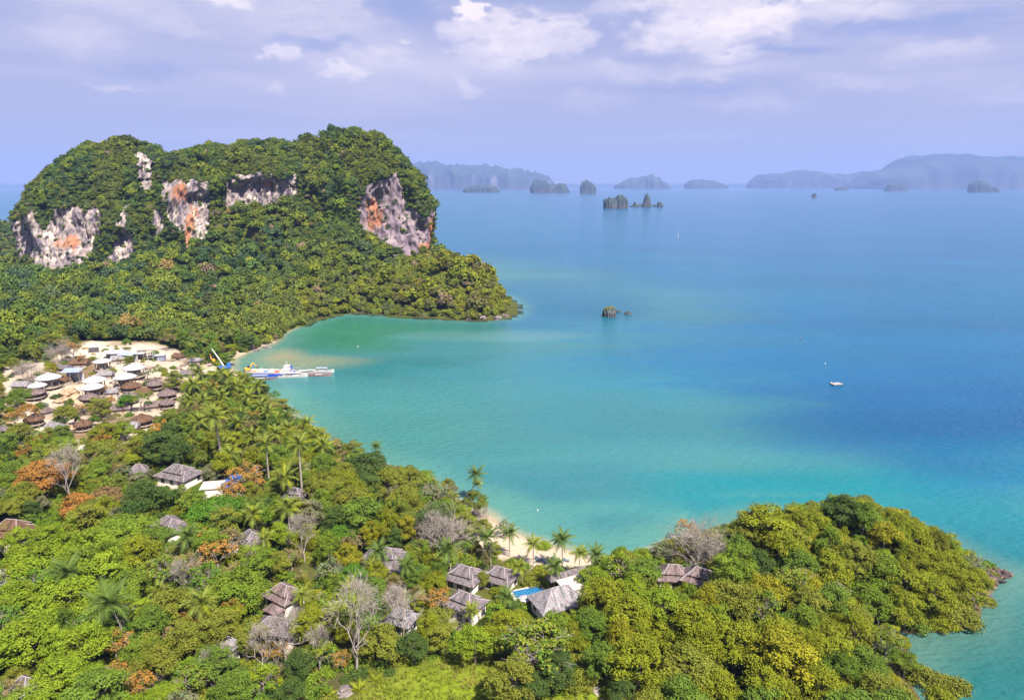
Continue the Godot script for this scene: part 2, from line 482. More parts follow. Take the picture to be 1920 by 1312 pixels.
func sea_color(p: Vector3) -> Color:
	var s := -shore(p.x, p.z)
	if p.x > 350.0 or p.z < -1150.0: s = maxf(s, 60.0) + 200.0
	var nz := noise2.get_noise_2d(p.x * 0.35, p.z * 0.8) + 0.5 * noise2.get_noise_2d(p.x * 1.1, p.z * 3.0)
	var c := Color(0.05, 0.225, 0.25).lerp(Color(0.006, 0.15, 0.30), smoothstep(50.0, 300.0, s + nz * 50.0))
	c = c.lerp(Color(0.006, 0.12, 0.31), smoothstep(300.0, 1200.0, s))
	var q := proj(p)
	for t in TINTS:
		var dx: float = (q.x - t[0]) / t[2] + nz * 0.5
		var dy: float = (q.y - t[1]) / t[3] + nz * 0.35
		var r := dx * dx + dy * dy
		if r < 2.2: c = c.lerp(t[4], (1.0 - smoothstep(0.1, 2.2, r)) * t[5])
	if p.x > 60.0 and p.z > -235.0:
		c = c.lerp(Color(0.10, 0.23, 0.20), 0.8 * smoothstep(16.0, 1.0, s))
	else:
		c = c.lerp(Color(0.10, 0.28, 0.24), 0.7 * smoothstep(26.0, 6.0, s))
		c = c.lerp(Color(0.42, 0.38, 0.25), 0.8 * smoothstep(4.5, 0.0, s))
	var lane := noise2.get_noise_2d(p.x * 0.10, p.z * 0.9 + p.x * 0.05)
	c = c * (0.56 * (1.0 + 0.13 * nz + 0.12 * lane))
	c.a = 1.0
	return c
func make_sea() -> void:
	var nx := 260
	var pts := PackedVector3Array()
	var cols := PackedColorArray()
	var uvs := PackedVector2Array()
	var ny := 0
	var r := 70.0
	while r < 23000.0:
		for i in nx:
			var a := lerpf(-1.15, 1.15, i / (nx - 1.0))
			var p := Vector3(sin(a) * r, 0, -cos(a) * r)
			pts.append(p)
			cols.append(sea_color(p))
			uvs.append(Vector2(p.x / 150.0, p.z / 52.0))
		ny += 1
		r *= 1.013
	var m := mat("sea_water", Color.WHITE, 0.16)
	m.metallic_specular = 0.22
	var t := NoiseTexture2D.new()
	t.width = 1024; t.height = 1024; t.seamless = true; t.as_normal_map = true; t.bump_strength = 7.0
	var fn := FastNoiseLite.new()
	fn.noise_type = FastNoiseLite.TYPE_SIMPLEX
	fn.frequency = 0.02; fn.fractal_octaves = 4; fn.fractal_gain = 0.55
	t.noise = fn
	m.normal_enabled = true
	m.normal_texture = t
	m.normal_scale = 0.6
	var o := put("sea", grid_mesh(nx, ny, pts, cols, true, uvs), m)
	tag(o, "calm turquoise bay water deepening to blue towards the horizon", "", "", "structure")

# ---------- the limestone massif ----------
const ROCK := [
	[36, 424, 50, 408, 62, 402, 66, 425, 80, 438, 96, 398, 130, 396, 174, 398, 178, 418, 172, 446, 166, 470, 150, 486, 132, 506, 120, 518, 112, 496, 100, 492, 96, 524, 80, 522, 66, 494, 50, 478, 30, 450],
	[206, 480, 216, 456, 232, 428, 246, 442, 254, 482, 232, 490, 212, 512], [226, 388, 236, 392, 234, 424, 222, 426], [258, 298, 284, 300, 282, 348, 262, 346], [288, 398, 306, 396, 304, 440, 288, 450],
	[306, 350, 330, 343, 382, 348, 390, 380, 386, 424, 378, 470, 354, 470, 344, 432, 316, 402], [430, 343, 460, 328, 500, 332, 550, 332, 552, 364, 530, 376, 500, 384, 430, 394],
	[688, 380, 714, 348, 742, 336, 754, 356, 760, 392, 778, 398, 790, 412, 798, 400, 816, 398, 810, 474, 796, 480, 776, 498, 752, 492, 736, 480, 712, 440, 696, 432, 686, 410],
]
const RUST := [[335, 360, 14, 24], [360, 412, 12, 26], [352, 440, 10, 26], [706, 412, 20, 20], [700, 385, 12, 16], [796, 464, 16, 10], [808, 440, 6, 34], [126, 455, 22, 14], [510, 345, 22, 8]]

func rock_share(q: Vector3) -> float:   # 1 on bare rock
	var jit := Vector2(q.x, q.y)
	for poly in patches:
		if Geometry2D.is_point_in_polygon(jit, poly): return 1.0
	return 0.0

func catmull(a: Array, i: int, t: float) -> Vector3:
	var n := a.size()
	var p0: Vector3 = a[(i - 1 + n) % n]
	var p1: Vector3 = a[i % n]
	var p2: Vector3 = a[(i + 1) % n]
	var p3: Vector3 = a[(i + 2) % n]
	return p1.cubic_interpolate(p2, p0, p3, t)

func make_massif() -> void:
	for a in ROCK:
		var pl := PackedVector2Array()
		var mid := Vector2.ZERO
		for i in range(0, a.size(), 2): mid += Vector2(a[i], a[i + 1]) / (a.size() / 2)
		for i in range(0, a.size(), 2): pl.append(mid + (Vector2(a[i], a[i + 1]) - mid) * 1.13)
		patches.append(pl)
	var foot := foot_pts
	var brow := []
	var crest := []
	for f in FEET:
		brow.append(pd(f[3], f[4], f[5]))
		crest.append(pd(f[6], f[7], f[8]))
	foot = foot_pts.slice(0, 17)
	var bf := foot_pts.slice(16)
	bf.append(foot_pts[0])
	for k in range(15, 0, -1):
		var t := (16.0 - k) / 16.0 * (bf.size() - 1)
		var i := mini(int(t), bf.size() - 2)
		var f: Vector3 = bf[i].lerp(bf[i + 1], t - i)
		f.y = 14.0
		foot.append(f)
		var cr: Vector3 = crest[k]
		brow.append(Vector3(lerpf(f.x, cr.x, 0.12), cr.y * 0.62, lerpf(f.z, cr.z, 0.12)))
		crest.append(cr + Vector3(0, -1.5, -7.0))
	var sub := 26
	var ns := foot.size()
	var nx := ns * sub + 1
	var rows := 170
	var pts := PackedVector3Array()
	var share := PackedFloat32Array()
	pts.resize(nx * rows)
	share.resize(nx * rows)
	for i in nx:
		var st := (i / sub) % ns
		var t := float(i % sub) / sub
		var f := catmull(foot, st, t)
		var b := catmull(brow, st, t)
		var c := catmull(crest, st, t)
		var outw := Vector3(f.x - c.x, 0, f.z - c.z).normalized()
		for j in rows:
			var v := float(j) / (rows - 1)
			var p: Vector3
			if v < 0.46:
				var k := v / 0.46
				p = Vector3(lerpf(f.x, b.x, k), lerpf(f.y - 16.0, b.y, k), lerpf(f.z, b.z, k))
				p -= outw * 4.0 * sin(k * PI)
				p += outw * 5.0 * smoothstep(0.75, 1.0, k)
			else:
				var k := (v - 0.46) / 0.54
				var e := pow(sin(k * PI / 2.0), 0.82)
				p = Vector3(lerpf(b.x, c.x, k), lerpf(b.y, c.y, e), lerpf(b.z, c.z, k)) + outw * 5.0 * (1.0 - smoothstep(0.0, 0.2, k))
			var q := proj(p)
			var jx := noise2.get_noise_3d(p.x * 9.0, p.y * 9.0, p.z * 9.0) * 11.0
			var jy := noise2.get_noise_3d(p.x * 9.0, p.y * 5.0 + 200.0, p.z * 9.0) * 16.0
			var rs := rock_share(q + Vector3(jx, jy, 0)) if i < 16 * sub else 0.0
			var fade := 1.0 - smoothstep(0.85, 1.0, v)
			p += outw * (noise.get_noise_3d(p.x * 1.5, p.y * 0.9, p.z * 1.5) * 17.0 + noise.get_noise_3d(p.x * 4.0, p.y * 2.6, p.z * 4.0) * 8.0) * fade
			var gully := 1.0 - absf(noise.get_noise_2d(p.x * 2.4 + 90.0, p.z * 1.2)) * 3.2
			p -= outw * 11.0 * maxf(0.0, gully) * smoothstep(0.3, 0.55, v) * fade * (1.0 - rs)
			p.y += noise.get_noise_2d(p.x * 2.6, p.z * 2.6) * 11.0 * smoothstep(0.5, 0.75, v)
			if v < 0.62:
				var fl := noise.get_noise_3d(p.x * 9.0, p.y * 1.6, p.z * 9.0) * 5.0 + noise.get_noise_3d(p.x * 24.0, p.y * 7.0, p.z * 24.0) * 3.2
				p += outw * fl
				p -= outw * 3.0 * rs
			pts[j * nx + i] = p
			share[j * nx + i] = rs
	var cols := PackedColorArray()
	for k in pts.size():
		var p := pts[k]
		if share[k] < 0.5:
			cols.append(Color(0.035, 0.05, 0.018))
			continue
		var q := proj(p)
		var streak := noise2.get_noise_3d(p.x * 15.0, p.y * 0.9, p.z * 15.0) * 0.8 + 0.55 * noise2.get_noise_3d(p.x * 38.0, p.y * 2.2, p.z * 38.0)
		var blot := noise.get_noise_3d(p.x * 9.0, p.y * 2.6, p.z * 9.0)
		var fine := noise2.get_noise_3d(p.x * 50.0, p.y * 9.0, p.z * 50.0)
		var c := Color(0.30, 0.25, 0.25).lerp(Color(0.17, 0.145, 0.185), smoothstep(-0.15, 0.25, streak))
		c = c.lerp(Color(0.50, 0.43, 0.41), smoothstep(0.02, 0.28, blot + fine * 0.4))
		c = c.lerp(Color(0.09, 0.075, 0.11), smoothstep(0.12, 0.40, streak + fine * 0.45))
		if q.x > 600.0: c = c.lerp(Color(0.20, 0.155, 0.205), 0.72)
		for r in RUST:
			var dx: float = (q.x - r[0]) / r[2] + blot
			var dy: float = (q.y - r[1]) / r[3] + streak
			c = c.lerp(Color(0.36, 0.155, 0.08), 0.85 * (1.0 - smoothstep(0.3, 1.2, dx * dx + dy * dy)))
		c = c.lerp(Color(0.06, 0.08, 0.03), smoothstep(0.28, 0.5, fine + 0.4 * blot))
		c = c * 0.82
		c.a = 1.0
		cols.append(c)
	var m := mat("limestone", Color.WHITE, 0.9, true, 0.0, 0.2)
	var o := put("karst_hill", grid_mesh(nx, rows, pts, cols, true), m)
	tag(o, "limestone massif with pale and rust stained cliffs rising out of dark forest", "", "", "structure")
	massif_grid = [nx, rows, pts, share, sub]

# ---------- islands, rocks ----------
# top: heights of the skyline in picture units above the waterline, evenly spaced from left to right
func island(x0: float, x1: float, base: float, top: Array, label: String, called := "karst_island", category := "island", green := 0.75, depth_k := 0.5, nseg := 64) -> MeshInstance3D:
	var a := ph(x0, base, 0.0)
	var b := ph(x1, base, 0.0)
	var w := b.x - a.x
	var dist := proj((a + b) / 2.0).z
	var unit := dist / FOC
	var pts := PackedVector3Array()
	var cols := PackedColorArray()
	var nphi := 30
	var ctr := (a + b) / 2.0 + Vector3(0, 0, -w * depth_k * 0.5)
	var fr := 120.0 / w
	var nt := top.size() - 1
	for j in nphi:
		var phi := PI * j / (nphi - 1.0)
		for i in nseg:
			var t := float(i) / (nseg - 1)
			var f := t * nt
			var k := mini(int(f), nt - 1)
			var h: float = lerpf(top[k], top[k + 1], smoothstep(0.0, 1.0, f - k)) * unit
			var rim := pow(maxf(0.0, 1.0 - pow(absf(2.0 * t - 1.0), 3.0)), 0.5)
			var x := lerpf(-w / 2.0, w / 2.0, t)
			var jag := noise.get_noise_3d(x * fr * 3.0, phi * 30.0, dist) + 0.6 * noise.get_noise_3d(x * fr * 9.0, phi * 80.0, dist)
			h *= 1.0 + (0.16 * jag + 0.12 * noise2.get_noise_2d(x * fr * 26.0, dist)) * sin(phi)
			var q := Vector3(x, h * pow(sin(phi), 0.42), w * depth_k * 0.5 * rim * cos(phi) * (1.0 + 0.25 * jag))
			if j == 0 or j == nphi - 1: q.y = -2.0
			pts.append(q)
			var s := noise2.get_noise_3d(x * fr * 10.0, q.y * fr * 3.0, phi * 40.0 + dist)
			var low := q.y / maxf(h, 0.01)
			var rock := smoothstep(0.0, 0.25, s + (0.55 - low) * 0.7 - green * 0.45)
			var c := Color(0.028, 0.045, 0.045).lerp(Color(0.042, 0.062, 0.05), smoothstep(-0.1, 0.3, jag)).lerp(Color(0.15, 0.145, 0.17), rock)
			if low < 0.05: c = Color(0.07, 0.06, 0.055)
			c.a = 1.0
			cols.append(c)
	var o := put(called, grid_mesh(nseg, nphi, pts, cols, false), mats["limestone"])
	o.position = Vector3(ctr.x, 0, ctr.z)
	tag(o, label, category)
	return o

func make_islands() -> void:
	island(752, 1052, 354.5, [40, 52, 55, 50, 48, 45, 44, 42, 38, 37, 35, 26, 6], "long hazy mountain island with pale cliff foot right behind the big massif", "mountain_island", "island", 0.6, 0.5, 120)
	island(866, 937, 361, [3, 11, 12, 14, 14, 13, 12, 4], "low flat wooded islet lying before the long mountain island", "karst_island", "island", 0.8)
	island(994, 1070, 361.5, [10, 22, 24, 23, 17, 15, 17, 16, 4], "humped islet of two lumps at the right foot of the long mountain island")
	island(1088, 1119, 363, [14, 23, 24, 22, 18, 12], "single squat block shaped islet right of the two lump islet")
	island(1155, 1264, 354, [6, 12, 18, 20, 24, 25, 22, 12, 4], "pale hazy island above the cluster of sea stacks", "mountain_island")
	island(1288, 1372, 353.5, [9, 17, 17, 15, 11, 5], "faint flat topped island right of the pale hazy island", "mountain_island")
	island(1420, 1712, 352.8, [8, 25, 27, 28, 31, 30, 26, 27, 29, 31, 34, 26], "long faint range left of the big hazy mountain", "mountain_island", "island", 0.8, 0.4, 120)
	island(1640, 2180, 354.2, [8, 30, 38, 58, 64, 66, 61, 62, 66, 60, 50, 54, 40, 20], "big hazy mountain island running out at the right edge", "mountain_island", "island", 0.8, 0.4, 120)
	island(1567, 1595, 357, [2, 6, 7, 6, 2], "tiny low islet before the faint range", "karst_island")
	island(1664, 1707, 358.5, [3, 12, 13, 13, 11, 3], "small dome islet before the big hazy mountain", "karst_island")
	island(1825, 1884, 360.5, [14, 20, 20, 17, 13, 8, 2], "bluish wedge islet nearest the right edge", "karst_island")
	island(1524, 1533, 370.5, [4, 8, 8, 3], "tiny lone rock stack out in the open water on the right", "sea_stack", "rock", 0.5, 0.8, 16)
	island(1133, 1181, 391, [16, 18, 20, 19, 21, 24, 24, 20, 10], "broad flat topped karst rock, biggest of the sea stack cluster", "sea_stack", "rock", 0.45, 0.7)
	island(1182, 1207, 388, [1, 3, 9, 4, 6, 3], "low jagged reef between the broad karst rock and the finger stack", "sea_stack", "rock", 0.2, 0.7, 40)
	island(1203, 1226, 388, [3, 6, 22, 23, 18, 4, 2], "tall finger shaped sea stack of the cluster", "sea_stack", "rock", 0.2, 0.7, 40)
	island(1225, 1233, 387.5, [1, 4, 4, 1], "tiny reef right of the finger shaped stack", "sea_stack", "rock", 0.2, 0.9, 16)
	island(1233, 1245, 388, [9, 9, 9, 7, 2], "small round rock at the right end of the stack cluster", "sea_stack", "rock", 0.5, 0.9, 20)
	var isl := island(1131, 1157, 595, [10, 15, 15, 16, 15, 13], "square little rock islet topped with bright green bushes in the bay mouth", "rock_islet", "rock", 0.05, 1.0, 40)
	landmarks.append(["the square rock islet", isl.position])
	var p := isl.position
	var k := 12.0 / 26.0
	for s in [[-2.6, 6.6, 2.4], [1.6, 7.2, 2.6], [3.6, 6.2, 1.8], [-0.6, 7.4, 2.0], [0.6, 5.8, 2.2]]:
		var u := put("bush", bush_meshes[absi(int(s[0] * 3.0)) % 2], leaf_mat("YLW"), isl)
		u.position = Vector3(s[0], s[1] * 0.86, 0.5)
		u.scale = Vector3.ONE * s[2] * 0.42
	island(1157, 1168, 586, [3, 3, 2, 1], "low dark reef just right of the bushy rock islet", "reef_rock", "rock", 0.0, 0.9, 20)
	island(1171, 1187, 590, [1, 4, 5, 4, 1], "small bare rock off to the right of the bushy rock islet", "reef_rock", "rock", 0.0, 0.9, 24)

func boulder_mesh(seed_n: int, flat := 0.7, rough := 1.0) -> ArrayMesh:
	var mb := MB.new()
	var pt := func(j: int, i: int) -> Vector3:
		var th := PI * j / 11.0
		var a := TAU * (i % 16) / 16.0
		var dd := Vector3(sin(th) * cos(a), cos(th), sin(th) * sin(a))
		var r := 1.0 + 0.8 * noise.get_noise_3d(dd.x * 45.0 + seed_n * 70.0, dd.y * 45.0, dd.z * 45.0) + 0.8 * rough * noise.get_noise_3d(dd.x * 150.0, dd.y * 150.0 + seed_n * 50.0, dd.z * 150.0)
		return Vector3(dd.x, dd.y * flat, dd.z) * r
	for j in 11:
		for i in 16:
			var p0: Vector3 = pt.call(j, i)
			var v := 0.8 + 0.9 * noise2.get_noise_3d(p0.x * 60.0, p0.y * 60.0, p0.z * 60.0 + seed_n * 9.0)
			mb.quad_out(p0, pt.call(j, i + 1), pt.call(j + 1, i + 1), pt.call(j + 1, i), Color(v, v, v), Vector3.ZERO)
	return mb.mesh()
func boulder(x: float, y: float, r: float, label: String, mk: String, called := "boulder", group := "") -> void:
	var p := pg(x, y, r * 0.2)
	var o := put(called, boulder_mesh(rng.randi() % 7), mats[mk])
	o.position = Vector3(p.x, maxf(p.y, 0.0) + r * 0.15, p.z)
	o.scale = Vector3(r, r * rng.randf_range(0.7, 1.0), r * rng.randf_range(0.8, 1.1))
	o.rotation.y = rng.randf() * TAU
	tag(o, label, "rock", group)

# ---------- plants ----------
const LEAF := {
	"LIME": [0.15, 0.215, 0.012], "YLW": [0.20, 0.20, 0.010], "MID": [0.094, 0.155, 0.017], "OLV": [0.142, 0.162, 0.018], "DRK": [0.052, 0.09, 0.018], "VIV": [0.065, 0.15, 0.010],
	"ORG": [0.30, 0.145, 0.032], "BRN": [0.20, 0.14, 0.06], "GRY": [0.14, 0.145, 0.075], "PLM": [0.13, 0.165, 0.025], "PLD": [0.075, 0.12, 0.022], "YG": [0.158, 0.186, 0.009], "GRN": [0.115, 0.175, 0.014],
}
const LEAF_WORD := {"LIME": "lime green", "YLW": "yellow green", "MID": "mid green", "OLV": "olive green", "DRK": "dark green", "VIV": "vivid green", "ORG": "orange leaved", "BRN": "brownish", "GRY": "greyish green", "PLM": "light green", "PLD": "dark green", "YG": "yellowish green", "GRN": "fresh green"}
var crowns := {}
var trunks := {}
var bush_meshes := []
var far_crowns := []
var big_bushes := []
var near_fill := []
var frond_meshes := []
var palm_trunks := []
var bare_meshes := []
var grass_mesh: ArrayMesh

func leaf_mat(k: String) -> StandardMaterial3D:
	var c: Array = LEAF[k]
	return mat("leaf_" + LEAF_WORD[k].replace(" ", "_") + k, Color(c[0], c[1], c[2]), 0.62, true, 0.42, 0.25)
func bark(pale := false) -> StandardMaterial3D:
	return mat("bark_pale", Color(0.25, 0.22, 0.205), 0.9) if pale else mat("bark", Color(0.11, 0.09, 0.075), 0.9)

func card(mb: MB, p: Vector3, nrm: Vector3, s: float, col: Color) -> void:
	var t := nrm.cross(Vector3(rng.randf() - 0.5, rng.randf() - 0.5, rng.randf() - 0.5)).normalized()
	var b := nrm.cross(t)
	var tip := p + t * s + nrm * s * 0.10
	var tail := p - t * s * 0.8
	var l := p + b * s * 0.62 - nrm * s * 0.16
	var r := p - b * s * 0.62 - nrm * s * 0.16
	mb.tri_out(tail, l, tip, col, p - nrm * 5.0)
	mb.tri_out(tail, tip, r, col, p - nrm * 5.0)

func rand_dir() -> Vector3:
	var z := rng.randf_range(-1.0, 1.0)
	var a := rng.randf() * TAU
	var k := sqrt(1.0 - z * z)
	return Vector3(k * cos(a), z, k * sin(a))

# lobes: [centre, radius, vertical squash]; cards lie round each lobe, facing outwards
func leafy(lobes: Array, n: int, size: float, skip := 0.0, mixed := 0.0) -> ArrayMesh:
	var mb := MB.new()
	var area := 0.0
	for l in lobes: area += l[1] * l[1]
	for l in lobes:
		var c: Vector3 = l[0]
		var r: float = l[1]
		var sq: float = l[2]
		var tone := rng.randf_range(0.68, 1.28)
		var warm := rng.randf_range(0.92, 1.1)
		var off := Vector3(rng.randf() * 99.0, rng.randf() * 99.0, 0)
		for k in int(n * r * r / area):
			var d := rand_dir()
			if d.y < -0.25 and rng.randf() < 0.75: d.y = -d.y
			var bump := 1.0 + 0.8 * noise.get_noise_3d(d.x * 55.0 + off.x, d.y * 55.0 + off.y, d.z * 55.0)
			if skip > 0.0 and noise2.get_noise_3d(d.x * 70.0 + off.x, d.y * 70.0, d.z * 70.0 + off.y) < skip - 0.35: continue
			var p := c + Vector3(d.x, d.y * sq, d.z) * r * bump * (rng.randf_range(0.70, 1.08) if rng.randf() < 0.85 else rng.randf_range(1.0, 1.3))
			var nn := (d + rand_dir() * 0.95 + Vector3(0, 0.3, 0)).normalized()
			var v := tone * rng.randf_range(0.62, 1.35)
			card(mb, p, nn, size * rng.randf_range(0.7, 1.3), Color(v * warm * (1.0 + mixed * rng.randf_range(-0.5, 0.1)), v * (1.0 + mixed * rng.randf_range(-0.2, 0.5)), v * rng.randf_range(0.7, 1.3)))
	return mb.mesh()

func trunk_mesh(h: float, r: float, lobes: Array, lean := 0.0) -> ArrayMesh:
	var mb := MB.new()
	var fork := Vector3(lean, h * 0.5, lean * 0.4)
	mb.tube(Vector3(0, -1.5, 0), Vector3(lean * 0.3, h * 0.25, 0), r * 1.25, r, 7)
	mb.tube(Vector3(lean * 0.3, h * 0.25, 0), fork, r, r * 0.75, 7)
	for l in lobes:
		var c: Vector3 = l[0]
		var mid := fork.lerp(c, 0.5) + Vector3(0, -0.25, 0)
		mb.tube(fork, mid, r * 0.5, r * 0.3, 5)
		mb.tube(mid, c + Vector3(0, 0.2, 0), r * 0.3, r * 0.1, 4)
	return mb.mesh()

func branch(mb: MB, p: Vector3, d: Vector3, len: float, r: float, depth: int) -> void:
	var q := p
	var dd := d
	for i in 2:
		dd = (dd + rand_dir() * 0.16 + Vector3(0, 0.05, 0)).normalized()
		var e := q + dd * len * 0.5
		mb.tube(q, e, r * (1.0 - 0.22 * i), r * (0.78 - 0.2 * i), 5 if depth > 2 else 3, Color.WHITE * rng.randf_range(0.85, 1.15))
		q = e
	if depth == 0: return
	for i in (3 if depth > 1 else 4):
		var nd := (dd + rand_dir() * 0.85 + Vector3(0, 0.18, 0)).normalized()
		branch(mb, p.lerp(q, rng.randf_range(0.55, 1.0)), nd, len * rng.randf_range(0.55, 0.8), r * 0.52, depth - 1)

func twiggy(c: Vector3, rad: Vector3, n: int, len: float) -> ArrayMesh:
	var mb := MB.new()
	var clumps := []
	for k in 13:
		var dd := rand_dir()
		dd.y = absf(dd.y) * 0.9 - 0.15
		clumps.append([c + dd * rad * rng.randf_range(0.35, 0.95), rng.randf_range(0.22, 0.5)])
	for i in n:
		var k: Array = pick(clumps)
		var dd := rand_dir()
		var p: Vector3 = k[0] + dd * rad * k[1] * pow(rng.randf(), 0.6)
		var along := ((p - c).normalized() + rand_dir() * 0.8 + Vector3(0, 0.3, 0)).normalized() * len * rng.randf_range(0.5, 1.6)
		var w := along.cross(rand_dir()).normalized() * 0.03
		var v := rng.randf_range(0.7, 1.35)
		mb.tri_out(p - w, p + w, p + along, Color(v, v, v), c)
		mb.tri_out(p + along * 0.4, p + along * 0.4 + w * 1.4, p + along * 0.5 + rand_dir() * len * 0.6, Color(v, v, v), c)
	return mb.mesh()

var twig_meshes := []
func make_plant_meshes() -> void:
	twig_meshes = [twiggy(Vector3(0, 4.4, 0), Vector3(4.0, 3.4, 4.0), 1700, 0.75), twiggy(Vector3(0.3, 8.2, 0), Vector3(3.6, 3.4, 3.6), 800, 0.75), twiggy(Vector3(0, 4.6, 0), Vector3(4.2, 3.6, 4.2), 1400, 0.8)]
	# broad crowns: 10 m high, about 4.5 m in radius, of many clumps with gaps between them
	for k in 7:
		var lobes := []
		var nl := 20 + 2 * k
		var lop := Vector3(rng.randf_range(-0.7, 0.7), 0, rng.randf_range(-0.7, 0.7))
		for i in nl:
			var a := TAU * i * 0.618 + rng.randf() * 0.7
			var rr := 3.5 * sqrt((i + 0.3) / nl) * rng.randf_range(0.85, 1.12)
			var top := 8.3 - rr * rr * 0.27 + rng.randf_range(-0.8, 0.7)
			lobes.append([Vector3(cos(a) * rr, top, sin(a) * rr) + lop, rng.randf_range(0.6, 1.4), rng.randf_range(0.5, 1.0)])
		for i in 6:
			var a := rng.randf() * TAU
			lobes.append([Vector3(cos(a) * 2.7, 3.9 + rng.randf() * 1.6, sin(a) * 2.7), rng.randf_range(0.9, 1.4), 0.9])
		crowns["broad%d" % k] = leafy(lobes, 12000, 0.155, 0.16)
		trunks["broad%d" % k] = trunk_mesh(10.0, 0.26, lobes.slice(0, 12), rng.randf_range(-0.6, 0.6))
	# layered, wide and flat crowns
	for k in 2:
		var lobes := []
		for i in 15:
			var a := TAU * i * 0.618
			var rr := 4.1 * sqrt((i + 0.5) / 15.0)
			lobes.append([Vector3(cos(a) * rr, 7.6 - rr * 0.42 + rng.randf_range(-0.9, 0.5), sin(a) * rr), rng.randf_range(1.2, 1.9), 0.34])
		crowns["wide%d" % k] = leafy(lobes, 9000, 0.165, 0.12)
		trunks["wide%d" % k] = trunk_mesh(10.0, 0.3, lobes, 0.4)
	# tall, narrow crowns in storeys
	for k in 2:
		var lobes := []
		for i in 13:
			var a := TAU * i * 0.382 + k
			var y := 3.2 + 6.2 * i / 12.0
			var rr := 1.7 * sin(PI * clampf((y - 2.0) / 8.6, 0.05, 0.95)) + 0.4
			lobes.append([Vector3(cos(a) * rr, y, sin(a) * rr), rng.randf_range(1.0, 1.5), 0.7])
		crowns["tall%d" % k] = leafy(lobes, 8000, 0.165, 0.14)
		trunks["tall%d" % k] = trunk_mesh(12.0, 0.22, lobes, 0.2)
	# thin crowns with branches showing
	for k in 2:
		var lobes := []
		for i in 15:
			var a := TAU * i * 0.618
			var rr := 3.4 * sqrt((i + 0.5) / 15.0)
			lobes.append([Vector3(cos(a) * rr, 7.9 - rr * 0.5 + rng.randf_range(-1.4, 0.8), sin(a) * rr), rng.randf_range(0.7, 1.3), 0.7])
		crowns["thin%d" % k] = leafy(lobes, 2400, 0.22, 0.3, 1.0)
		var mb := MB.new()
		mb.tube(Vector3(0, -1.5, 0), Vector3(0.2, 3.5, 0), 0.26, 0.2, 7)
		for i in 5: branch(mb, Vector3(0.2, 3.5 - 0.3 * (i % 2), 0), Vector3(cos(i * 1.26), 1.0, sin(i * 1.26)).normalized(), 2.6, 0.12, 3)
		trunks["thin%d" % k] = mb.mesh()
	# bare trees, 10 m
	for k in 4:
		var mb := MB.new()
		mb.tube(Vector3(0, -1.0, 0), Vector3(0.15, 2.0, 0), 0.2, 0.16, 7)
		if k == 3:   # a bushy grey thicket of twigs
			for i in 15: branch(mb, Vector3(rng.randf_range(-0.7, 0.7), 0.8, rng.randf_range(-0.7, 0.7)), (rand_dir() * 0.95 + Vector3(0, 1.0, 0)).normalized(), rng.randf_range(2.2, 4.0), 0.085, 4)
		else:
			branch(mb, Vector3(0.15, 2.0, 0), Vector3(0.1, 1, 0.05).normalized(), 3.4, 0.15, 4)
			for i in 3: branch(mb, Vector3(0.1, 1.9 + 0.7 * i, 0), Vector3(cos(i * 2.1 + k), 1.25, sin(i * 2.1 + k)).normalized(), 2.9, 0.10, 4)
		bare_meshes.append(mb.mesh())
	# bushes of 2.3 m radius
	for k in 3:
		var lobes := []
		for i in 8:
			var a := TAU * i * 0.618
			var rr := 1.5 * sqrt((i + 0.3) / 8.0)
			lobes.append([Vector3(cos(a) * rr, 1.3 - rr * 0.45 + rng.randf_range(-0.2, 0.3), sin(a) * rr), rng.randf_range(0.8, 1.15), 0.85])
		bush_meshes.append(leafy(lobes, 900, 0.23))
	for k in 2:
		var lobes := []
		for i in 22:
			var a := TAU * i * 0.618
			var rr := 1.9 * sqrt((i + 0.3) / 22.0)
			lobes.append([Vector3(cos(a) * rr, 1.35 - rr * 0.5 + rng.randf_range(-0.25, 0.35), sin(a) * rr), rng.randf_range(0.4, 0.75), 0.8])
		big_bushes.append(leafy(lobes, 4200, 0.115))
	# crowns for the forest in the distance, 4 m in radius
	for k in 5:
		var lobes := []
		for i in 7 + k % 3:
			var a := TAU * i * 0.618 + k
			var rr := 2.5 * sqrt((i + 0.2) / 8.0)
			lobes.append([Vector3(cos(a) * rr, 3.2 - rr * rr * 0.25 + rng.randf_range(-0.5, 0.6), sin(a) * rr), rng.randf_range(1.2, 1.9), 0.8])
		far_crowns.append(leafy(lobes, 520, 0.55))
	# a palm frond 1 unit long, and trunks 1 unit high
	for k in 3:
		var mb := MB.new()
		var prev := Vector3.ZERO
		var droop: float = [0.55, 1.0, 0.25][k]
		for i in 13:
			var t := (i + 1) / 13.0
			var p := Vector3(t * (1.0 - 0.18 * droop * t), 0.22 * t * (1.0 - t) - droop * 0.55 * t * t, 0)
			mb.tube(prev, p, 0.012 * (1.2 - t), 0.012 * (1.1 - t), 3, Color(1.25, 1.05, 0.8))
			if i > 0:
				var ll := 0.27 * sin(PI * clampf(0.16 + 0.8 * t, 0.0, 1.0)) + 0.03
				for s in [-1.0, 1.0]:
					var tone := rng.randf_range(0.75, 1.2)
					var tip := p + Vector3(0.13, -0.10 - 0.10 * rng.randf(), s * ll)
					mb.tri_out(prev.lerp(p, 0.1), p + Vector3(0.015, 0.004, 0), tip, Color(tone, tone, tone), p - Vector3(0, 1, 0))
			prev = p
		frond_meshes.append(mb.mesh())
	for k in 3:
		var mb := MB.new()
		var prev := Vector3(0, -0.06, 0)
		for i in 8:
			var t := (i + 1) / 8.0
			var p := Vector3([0.0, 0.1, -0.16][k] * t * t, t, 0.04 * k * t * t)
			mb.tube(prev, p, 0.016 * (1.35 - 0.6 * t), 0.016 * (1.3 - 0.6 * t), 6, Color.WHITE * rng.randf_range(0.85, 1.1))
			prev = p
		palm_trunks.append(mb.mesh())
	var gm := MB.new()
